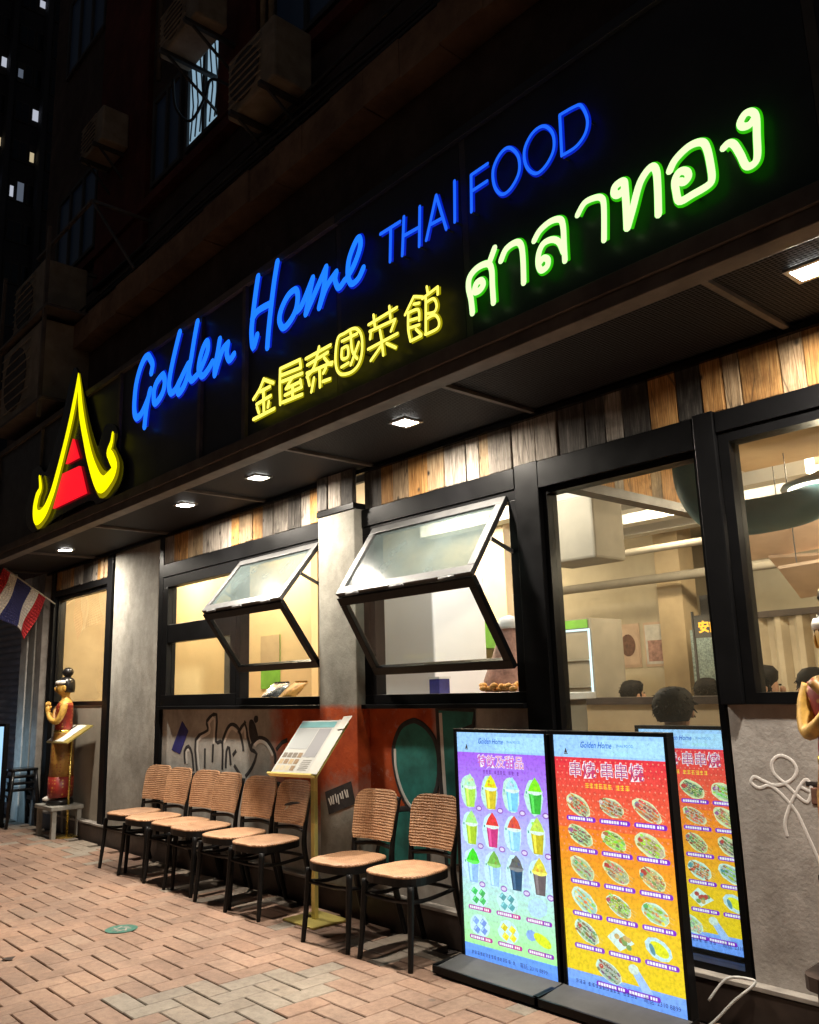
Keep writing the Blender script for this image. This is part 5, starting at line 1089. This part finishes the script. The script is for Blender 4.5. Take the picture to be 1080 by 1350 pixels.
for i in range(nU):
    for j in range(nV):
        fb.add([fp(i / nU, j / nV), fp((i + 1) / nU, j / nV), fp((i + 1) / nU, (j + 1) / nV), fp(i / nU, (j + 1) / nV)], [(0, 1, 2, 3)], 0, fcol[int(i / nU * 6)])
fo_ = fb.build('cloth', flagm, fl, True); so = fo_.modifiers.new('t', 'SOLIDIFY'); so.thickness = .002
cc = thing('security_camera', 'white security camera under the canopy above the flag', 'camera', (-10.9, -.45, 2.95))
MB().box(-10.96, -10.86, -.50, -.40, 2.915, 2.95).build('mount', M['white'], cc, bevel=.008)
MB().rings([(-10.91, -.45, 2.80, .035, .035), (-10.91, -.45, 2.82, .062, .062), (-10.91, -.45, 2.87, .066, .066), (-10.91, -.45, 2.914, .06, .06)], 20).build('housing', M['white'], cc, True)
MB().ball((-10.90, -.47, 2.81), .036).build('lens', M['blackgloss'], cc, True)
def stool(z, lab, x=-10.86, y=-.24):
    t = thing('plastic_stool', lab, 'stool', (x, y, z), 0, 'stack of black stools')
    MB().box(x - .15, x + .15, y - .15, y + .15, z + .40, z + .432).build('seat', M['blackgloss'], t, bevel=.012)
    for a in (-1, 1):
        for b in (-1, 1): MB().tube([(x + a * .125, y + b * .125, z + .41), (x + a * .165, y + b * .165, z + .002)], [.022, .018], 8).build('leg', M['blackgloss'], t, True)
    for a in (-1, 1): MB().bar((x - .135, y + a * .135, z + .31), (x + .135, y + a * .135, z + .31), .012, .05).build('apron', M['blackgloss'], t)
for i, l_ in enumerate(('bottom black stool of the stack by the shutter', 'second black stool up in the stack by the shutter', 'third black stool up in the stack by the shutter', 'topmost black stool of the stack by the shutter')):
    stool(i * .075, l_, -10.86 + .008 * i, -.24 + .006 * (i % 2))
lb = thing('light_box', 'pale blue lit advertising box at the far left edge', 'light box', (-11.0, -.5, 0))
MB().frame((-11.55, -.55, .05), (.70, .16, 0), (0, 0, 1.12), (.012, -.05, 0), .03).build('frame', M['black'], lb)
MB().obox((-11.52, -.555, .08), (.64, .146, 0), (0, 0, 1.06), (.003, -.012, 0)).build('lit_face', emat('pale blue lit face', (.42, .72, 1.0), 1.1), lb)
MB().box(-11.45, -10.9, -.60, -.36, .004, .045).build('foot', M['black'], lb)
db = MB().rings([(-5.58, -1.25, .0026, .10, .10), (-5.58, -1.25, .0036, .10, .10)], 28).build('ground_sticker', M['greendec'])
tag(db, 'small round green sticker on the pavement before the chairs', 'sticker')
dp = MB()
for i in range(7):
    a = i * .9; dp.bar((-5.58 + .06 * math.cos(a), -1.25 + .06 * math.sin(a), .0042), (-5.58 + .03 * math.cos(a + 1.2), -1.25 + .03 * math.sin(a + 1.2), .0042), .011, .0008)
dpo = dp.build('sticker_print', M['plinthtop'], db)
ln_ = thing('leaf_litter', 'small dry leaf lying on the pavers at lower left', 'leaf', (-5.6, -2.0, 0))
MB().add([(-5.50, -1.98, .004), (-5.46, -2.0, .012), (-5.42, -1.96, .006), (-5.45, -1.93, .014)], [(0, 1, 2, 3)]).build('blade', M['plinth'], ln_)
# ------------------------------------------------------------------ the room behind the windows
I = thing('dining_room', 'warm lit dining room seen through the shop windows', 'room', (-4, 3, .17))
I['kind'] = 'structure'
MB().box(-10.8, 2.6, .14, 6.2, .06, .168).build('floor', M['tan'], I)
MB().box(-10.8, 2.6, .101, 6.2, 3.21, 3.3).build('ceiling', M['ceil'], I)
MB().box(-10.8, 2.6, 6.0, 6.2, .17, 3.2).build('back_wall', M['cream'], I)
MB().box(2.6, 2.75, .1, 6.2, -.03, 3.3).build('side_wall', M['tan'], I)
MB().box(-10.95, -10.81, .1, 6.2, .17, 3.3).build('side_wall', M['tan'], I)
MB().box(-10.80, 2.6, .101, .14, 2.95, 3.209).build('front_lintel', M['darkgrey'], I)
pt = MB().box(-10.8, -6.95, 1.2, 1.28, .17, 3.2).build('partition', M['beige'], I)
MB().box(-8.62, -8.18, 1.185, 1.199, 1.30, 2.22).build('cabinet', M['darkgrey'], pt)
MB().box(-7.86, -7.50, 1.19, 1.199, 1.48, 2.03).build('poster', M['green'], pt)
MB().box(-7.86, -7.50, 1.184, 1.189, 1.75, 2.03).build('poster_print', M['tan'], pt)
MB().box(-2.84, 2.5, .145, 2.2, 2.93, 3.205).build('ceiling_drop', M['tan'], I)
# low partition with dark cap seen through the street window
MB().box(-5.2, -2.55, 2.0, 2.1, .17, 1.27).build('low_partition', M['tan'], I)
MB().box(-5.2, -2.55, 1.97, 2.13, 1.271, 1.325).build('partition_cap', M['plinth'], I)
# white ceiling beams, wooden bulkhead, ducts
for i in range(4): MB().box(-6.5, -2.7, 2.3 + i * .62, 2.48 + i * .62, 3.0, 3.2).build('ceiling_beam', M['white'], I)
bk = MB().box(-3.05, -3.0, .16, 2.1, 2.63, 3.205).build('bulkhead', M['plinth'], I)
x = .17; i = 0
while x < 2.05:
    wd = random.choice((.10, .13, .16)); kind = 'aatagaat'[i % 8]; i += 1
    me = MB().box(-.022, 0, -wd / 2 + .002, wd / 2 - .002, -.285, .285).mesh('plank', [M[{'a': 'amber', 't': 'tanwood', 'g': 'greywood'}[kind]]])
    o = bpy.data.objects.new('plank', me); C.objects.link(o); o.parent = bk; o.matrix_parent_inverse = parent_world(bk).inverted(); o.location = (-2.978, x + wd / 2, 2.915); x += wd
MB().box(-3.06, -2.96, .16, 2.1, 2.57, 2.628).build('bulkhead_rail', M['plinth'], I)
MB().tube(smooth([(-2.40, .62, 3.2), (-2.40, .62, 2.75), (-2.40, .65, 2.50), (-2.30, .72, 2.34), (-2.08, .85, 2.33), (-1.9, 1.1, 2.42), (-1.75, 1.5, 2.7), (-1.7, 1.7, 3.2)], 6), .10, 18).build('duct', M['tealpipe'], I, True)
MB().box(-4.25, -3.72, 1.5, 1.9, 2.36, 2.85).build('wall_unit', M['grey'], I, bevel=.02)
for zz, y, r in ((2.70, 3.5, .035), (2.52, 4.35, .05)): MB().tube([(-9, y, zz), (2.4, y, zz)], r, 14).build('ceiling_pipe', M['grey'], I, True)
MB().box(-5.15, -4.85, 4.6, 4.9, .17, 3.2).build('column', M['tan'], I)
MB().box(-4.85, -4.62, 4.95, 5.0, .9, 2.35).build('doorway', M['darkgrey'], I)
MB().box(-2.75, 2.5, 3.6, 3.9, 2.25, 2.6).build('ceiling_beam', M['tan'], I)
# plywood sheets hung from the ceiling
for k, (x0, y0, z0, wx, wy, tl, lab) in enumerate(((-2.80, 1.75, 2.44, .75, .42, .05, 'topmost plywood ceiling panel in the right window'), (-2.72, 2.15, 2.27, .62, .46, -.04, 'middle plywood ceiling panel, left of the others in right window'), (-2.50, 1.80, 2.14, .80, .40, .05, 'lowest plywood ceiling panel above the topknot of the right statue'), (-2.0, 2.3, 2.42, .9, .5, .05, 'plywood ceiling panel furthest right behind the pendant lamp'))):
    b = thing('hanging_panel', lab, 'panel', (x0, y0, z0), 0, 'plywood panels hung from the dining room ceiling')
    MB().obox((x0, y0, z0), (wx, .1, tl), (-.05, wy, -.17), (0, 0, .02)).build('sheet', M['peach'], b)
    for a, c in ((.1, .1), (.85, .35)): MB().tube([(x0 + a * wx, y0 + c, z0 + .02 + a * tl - .17 * c / wy + .01), (x0 + a * wx, y0 + c, 3.205)], .004, 6).build('wire', M['steel'], b)
# corrugated back sheet
cg = MB(); n = 90; xs_ = [-4.1 + i * (4.6 / n) for i in range(n + 1)]
rows = [[Vector((x, 4.25 + .03 * (1 if (i // 2) % 2 else -1), z)) for i, x in enumerate(xs_)] for z in (.17, 2.0)]
cg.add(rows[0] + rows[1], [(i, i + 1, i + n + 2, i + n + 1) for i in range(n)]); cg.build('corrugated_wall', M['curtain'], I)
MB().box(-4.1, .5, 4.2, 4.3, 2.001, 2.06).build('wall_cap', M['plinth'], I)
# posters on the back wall, sequin panel, small amber neon
for k, (x0, x1, c1, c2, lab) in enumerate(((-6.30, -6.02, 'tan', 'red_lac', 'left poster with a red emblem on the back wall'), (-5.98, -5.70, 'peach', 'brickm', 'middle framed poster with brown print on the back wall'), (-5.60, -5.22, 'whitep', 'rose', 'right wide reddish poster on the back wall'))):
    p = thing('poster', lab, 'poster', (x0, 4.98, 1.6), 0)
    MB().box(x0 - .02, x1 + .02, 4.99, 5.0, 1.60, 2.11).build('frame', M['peach'], p); MB().box(x0, x1, 4.984, 4.989, 1.63, 2.08).build('sheet', M[c1], p)
    if k < 2: MB().rings([(0, 0, 0, .10, .13), (0, 0, .003, .10, .13)], 18).build('print', M[c2], p).data.transform(Matrix.Translation(((x0 + x1) / 2, 4.983, 1.86)) @ Matrix.Rotation(R(90), 4, 'X'))
    else: MB().box(x0 + .03, x1 - .03, 4.980, 4.983, 1.66, 1.9).build('print', M[c2], p)
MB().box(-6.9, -5.18, 5.0, 5.1, .17, 3.2).build('poster_wall', M['cream'], I)
MB().box(-4.72, -4.40, 4.46, 4.5, 1.0, 1.95).build('sequin_panel', M['silverblue'], I)
am = thing('amber_neon', 'small amber neon characters on the dark back wall', 'neon sign', (-4.27, 4.0, 1.85))
vs_, fs_, wd = textmesh('安記', .12, .004); MB().add([(-4.36 + a, 3.998, 1.90 + b) for a, b in vs_], fs_).add([(-4.36 + a, 3.999, 1.90 + b) for a, b in vs_], [f[::-1] for f in fs_]).build('characters', emat('amber neon', (1, .42, .02), 2.2), am)
MB().box(-4.40, -4.10, 4.0, 4.01, 1.84, 2.06).build('back_plate', M['darkgrey'], am)
MB().box(-4.42, -4.405, 3.99, 4.02, .17, 2.1).build('post', M['darkgrey'], am)
# glass-fronted fridge with lit edges
fg = thing('display_fridge', 'glass fridge with pale lit edges at the left of street window', 'fridge', (-5.1, 3, .17))
MB().box(-5.33, -4.90, 3.0, 3.5, .17, 2.05).build('cabinet', M['grey'], fg)
lit_e = emat('fridge strip light', (.75, .95, 1.0), 1.6)
MB().frame((-5.32, 2.985, .9), (.40, 0, 0), (0, 0, 1.05), (0, .012, 0), .018).build('strip_light', lit_e, fg)
MB().box(-5.30, -4.94, 2.99, 2.998, 1.96, 2.04).build('green_header', M['green'], fg)
for z in (1.15, 1.4, 1.65): MB().box(-5.29, -4.94, 2.975, 2.997, z, z + .012).build('shelf', M['silver'], fg)
# things behind the folding windows
wf = thing('white_fridge', 'tall white fridge side behind the second folding window', 'fridge', (-5.2, 1.2, .17))
MB().box(-5.60, -4.87, .90, 1.5, .19, 2.35).build('cabinet', M['fridgew'], wf, bevel=.015); MB().box(-5.58, -4.89, .91, 1.49, .17, .189).build('foot', M['darkgrey'], wf)
MB().box(-4.885, -4.868, .885, .899, 1.0, 1.5).build('handle', M['silver'], wf)
MB().box(-9, -5.6, 2.6, 2.7, .17, 3.2).build('kitchen_wall', M['cream'], I)
MB().box(-6.35, -5.62, 2.3, 2.6, 1.80, 2.05).build('green_shelf', M['green'], I)
MB().box(-5.98, -5.62, 1.95, 2.25, .17, 1.84).build('cupboard', M['tan'], I)
ct = thing('serving_counter', 'white serving counter just inside the second folding window', 'counter', (-3.9, .4, .17))
MB().box(-4.55, -3.22, .15, .70, 1.35, 1.39).build('top', M['white'], ct, bevel=.004); MB().box(-4.5, -3.27, .2, .66, .17, 1.349).build('cabinet', M['grey'], ct)
bn_ = thing('wrapped_bundle', 'rose patterned bundle with white rounded top on the serving counter', 'bundle', (-3.82, .55, 1.39))
MB().rings([(-3.83, .55, 1.391, .15, .12), (-3.83, .55, 1.48, .16, .12), (-3.80, .55, 1.62, .11, .10), (-3.77, .55, 1.78, .07, .07), (-3.77, .55, 1.82, .06, .06)], 18).build('wrap', M['rose'], bn_, True)
MB().rings([(-3.77, .55, 1.81, .085, .085), (-3.77, .55, 1.83, .09, .09), (-3.77, .55, 1.88, .06, .06), (-3.77, .55, 1.90, .01, .01)], 18).build('lid', M['white'], bn_, True)
fd = thing('food_tray', 'tray of orange fried food on the serving counter', 'food tray', (-3.6, .3, 1.39))
MB().box(-3.95, -3.35, .20, .42, 1.391, 1.405).build('tray', M['silver'], fd)
for i in range(22):
    MB().ball((random.uniform(-3.9, -3.4), random.uniform(.23, .39), 1.42 + random.uniform(0, .03)), (random.uniform(.02, .035), .02, .018), 0, 8, 6).build('food_piece', M['orange'], fd, True)
mg = thing('purple_box', 'small violet carton on the serving counter', 'box', (-4.2, .35, 1.39)); MB().box(-4.30, -4.20, .3, .40, 1.391, 1.50).build('carton', emat('violet carton', (.20, .16, .6), .25) if False else M['bluedec'], mg, bevel=.004); MB().box(-4.305, -4.195, .295, .405, 1.501, 1.515).build('lid', M['white'], mg)
ws = thing('window_shelf', 'narrow dark shelf inside the first folding window', 'shelf', (-5.7, .2, 1.36)); MB().box(-6.24, -5.1, .085, .30, 1.352, 1.385).build('board', M['black'], ws); MB().box(-6.24, -5.1, .26, .30, .17, 1.351).build('support', M['darkgrey'], ws)
def pouch(x, lab, mt, w_=.22, h=.13):
    p = thing('snack_pack', lab, 'snack pack', (x, .16, 1.386)); g = MB(); nu, nv = 12, 9; vs = []
    rn = random.Random(x)
    for s_ in (-1, 1):
        for i in range(nv + 1):
            for j in range(nu + 1):
                u, v = j / nu, i / nv; puff = (math.sin(math.pi * u) * math.sin(math.pi * v)) ** .55 * .05
                a = -w_ / 2 + w_ * u + rn.uniform(-.004, .004) + .05 * v
                vs.append((x + a, .15 + .10 * v + s_ * (puff + .001) * .8 + rn.uniform(-.003, .003), 1.389 + .006 + h * v + s_ * 0 + rn.uniform(-.003, .003)))
    W_ = nu + 1; Q = W_ * (nv + 1)
    fs = [f for i in range(nv) for j in range(nu) for a in [i * W_ + j] for f in ((a, a + 1, a + 1 + W_, a + W_), (a + Q, a + W_ + Q, a + 1 + W_ + Q, a + 1 + Q))]
    g.add(vs, fs).build('bag', M[mt], p, True); MB().box(x - w_ * .42 + .05, x + w_ * .42 + .05, .248, .254, 1.39 + h, 1.39 + h + .018).build('seal', M[mt], p)
pouch(-6.08, 'crumpled silver snack pack on the window shelf', 'foil', .26, .12); pouch(-5.80, 'orange snack pack on the window shelf', 'orange', .2, .12); pouch(-5.25, 'white paper pack at the right of window shelf', 'whitep', .2, .14)

# lights of the room: pendant and ceiling panels
warm = (1.0, .80, .55)
pn = thing('pendant_lamp', 'wide pale pendant lamp glowing in the right window', 'pendant lamp', (-1.88, 1.2, 2.5))
MB().rings([(-1.88, 1.2, 2.50, .26, .26), (-1.88, 1.2, 2.52, .25, .25), (-1.88, 1.2, 2.57, .10, .10), (-1.88, 1.2, 2.60, .03, .03)], 28).build('shade', M['white'], pn, True)
MB().rings([(-1.88, 1.2, 2.488, .22, .22), (-1.88, 1.2, 2.497, .22, .22)], 28).build('diffuser', emat('pendant diffuser', (1, .9, .68), 6), pn, True)
MB().tube([(-1.88, 1.2, 2.6), (-1.88, 1.2, 3.205)], .006, 6).build('cord', M['ink'], pn)
lamp('bulb', 'POINT', (-1.88, 1.2, 2.42), 150, warm, pn, shadow_soft_size=.15)
for k, (x, y, e, lab) in enumerate(((-9.3, .62, 42, 'ceiling lamp behind the left end window'), (-7.3, .66, 42, 'ceiling lamp behind the first window'), (-5.9, 1.9, 45, 'ceiling lamp over the kitchen'), (-4.1, .75, 30, 'ceiling lamp over the serving counter'), (-4.2, 3.1, 58, 'ceiling lamp over the middle of the dining room'), (-2.2, 3.2, 55, 'ceiling lamp before the corrugated wall'), (-7.6, 4.2, 30, 'ceiling lamp at the back of the kitchen'))):
    cl_ = thing('ceiling_lamp', lab, 'ceiling lamp', (x, y, 3.2), 0, 'ceiling lamps in the dining room')
    MB().box(x - .18, x + .18, y - .07, y + .07, 3.175, 3.207).build('housing', M['white'], cl_); MB().box(x - .165, x + .165, y - .055, y + .055, 3.165, 3.174).build('diffuser', emat('ceiling diffuser', (1, .9, .7), 7), cl_)
    lamp('bulb', 'POINT', (x, y, 3.08), e * 4.0, warm if k != 3 else (1, .92, .82), cl_, shadow_soft_size=.12)

# ------------------------------------------------------------------ seated diners
def diner(label, loc, rz, shirt, hair_long=False, floor=.17):
    t = thing('person', label, 'person', (0, 0, 0), 0)
    vs = {'pel': (0, .02, .46, .13), 'waist': (0, .02, .62, .125), 'chest': (0, .01, .82, .145), 'neckb': (0, .015, .96, .07), 'neck': (0, .01, 1.03, .055), 'jaw': (0, -.012, 1.085, .072), 'head': (0, 0, 1.16, .092), 'crown': (0, .01, 1.215, .07)}
    for q, nm in ((-1, 'l'), (1, 'r')):
        vs.update({nm + 'sh': (q * .165, .015, .90, .062), nm + 'el': (q * .215, -.03, .66, .045), nm + 'wr': (q * .15, -.24, .60, .033), nm + 'ha': (q * .12, -.31, .60, .03), nm + 'hip': (q * .09, 0, .46, .095), nm + 'kn': (q * .11, -.40, .46, .065), nm + 'an': (q * .11, -.38, .08, .045), nm + 'to': (q * .115, -.52, .035, .038)})
    ed = [('pel', 'waist'), ('waist', 'chest'), ('chest', 'neckb'), ('neckb', 'neck'), ('neck', 'jaw'), ('jaw', 'head'), ('head', 'crown')]
    for nm in 'lr': ed += [('chest', nm + 'sh'), (nm + 'sh', nm + 'el'), (nm + 'el', nm + 'wr'), (nm + 'wr', nm + 'ha'), ('pel', nm + 'hip'), (nm + 'hip', nm + 'kn'), (nm + 'kn', nm + 'an'), (nm + 'an', nm + 'to')]
    ks = list(vs); me = bpy.data.meshes.new('body'); me.from_pydata([vs[k][:3] for k in ks], [(ks.index(a), ks.index(b)) for a, b in ed], [])
    o = bpy.data.objects.new('body', me); C.objects.link(o); o.parent = t
    sk_ = o.modifiers.new('s', 'SKIN'); me.skin_vertices[0].data[0].use_root = True
    for i, k in enumerate(ks): me.skin_vertices[0].data[i].radius = (vs[k][3],) * 2
    sb = o.modifiers.new('u', 'SUBSURF'); sb.levels = sb.render_levels = 2
    me.materials.append(M['skin'])
    # clothing: loose shell over trunk and upper arms
    sh_ = MB().rings([(0, .02, .44, .175, .145), (0, .02, .60, .160, .135), (0, .012, .80, .185, .135), (0, .015, .90, .205, .115), (0, .015, .945, .13, .09), (0, .012, .975, .075, .072)], 24)
    for q in (-1, 1): sh_.tube(smooth([(q * .155, .015, .905), (q * .20, 0, .80), (q * .222, -.03, .68)], 4), .066, 12)
    s_ = sh_.build('shirt', shirt, None, True); s_.parent = t
    tr = MB()
    for q in (-1, 1): tr.tube(smooth([(q * .08, .02, .47), (q * .11, -.40, .47), (q * .112, -.41, .38), (q * .11, -.385, .12)], 4), .085, 12)
    x_ = tr.build('trousers', M['shirtdark'], None, True); x_.parent = t
    hb = MB(); hb.rings([(0, .045, 1.10 if not hair_long else .92, .085, .06), (0, .035, 1.15, .108, .088), (0, .022, 1.20, .112, .105), (0, .012, 1.245, .100, .10), (0, .012, 1.275, .065, .07), (0, .012, 1.285, .02, .02)], 20)
    rnd = random.Random(3)
    for i in range(420):        # locks
        a = rnd.uniform(0, 2 * math.pi); e = rnd.uniform(-.45, 1.45); c = Vector((.10 * math.cos(a) * math.cos(e), .02 + .10 * math.sin(a) * math.cos(e), 1.185 + .09 * math.sin(e)))
        if c.y < -.03 and c.z < 1.235: continue
        d_ = (c - Vector((0, .02, 1.17))).normalized(); s1 = Vector((rnd.uniform(-1, 1), rnd.uniform(-1, 1), rnd.uniform(-1.6, .1))) * .016
        hb.tube([c - d_ * .02, c + d_ * .005, c + d_ * .013 + s1], [.008, .007, .001], 4)
    hb.v = [(a + rnd.uniform(-.003, .003), b + rnd.uniform(-.003, .003), c + rnd.uniform(-.003, .003)) for a, b, c in hb.v]
    h_ = hb.build('hair', M['hair'], None, True); h_.parent = t
    for q in (-1, 1):
        e_ = MB().ball((q * .033, -.086, 1.165), (.012, .007, .006), 0, 8, 5).build('eye', M['hairblk'], None, True); e_.parent = o
        r_ = MB().ball((q * .096, .01, 1.145), (.012, .02, .03), 0, 8, 6).build('ear', M['skin'], None, True); r_.parent = o
    n_ = MB().ball((0, -.100, 1.135), (.013, .018, .024), 0, 8, 6).build('nose', M['skin'], None, True); n_.parent = o
    l_ = MB().ball((0, -.084, 1.097), (.022, .008, .007), 0, 8, 5).build('mouth', M['rose'], None, True); l_.parent = o
    t.location = loc; t.rotation_euler = (0, 0, rz)
    st = thing('dining_stool', 'wooden stool under the ' + label.split(' person')[0] + ' person' if False else 'seat of the ' + label, 'stool', (loc[0], loc[1], floor))
    zt = loc[2] + .36
    MB().box(loc[0] - .17, loc[0] + .17, loc[1] - .15, loc[1] + .19, zt - .04, zt).build('seat', M['plinth'], st, bevel=.01)
    for a in (-.14, .14):
        for b in (-.12, .15): MB().tube([(loc[0] + a, loc[1] + b, zt - .04), (loc[0] + a * 1.15, loc[1] + b * 1.1, floor + .001)], .016, 8).build('leg', M['plinth'], st, True)
    return t
diner('person with tousled black hair in a blue shirt, seen from behind', (-2.60, .56, .125), R(190), M['shirtblue'])
diner('person with long dark hair low in the right window', (-2.44, 1.3, .235), R(120), M['shirtpink'], True)
diner('person with short black hair facing the street beside the right statue', (-2.42, 1.95, .215), R(20), M['shirtdark'])
diner('dim person with dark hair at a table left of the tousled head', (-4.62, 3.2, .17), R(150), M['shirtdark'])
diner('dim person with dark hair before the sequin panel', (-4.05, 3.5, .17), R(205), M['shirtpink'])
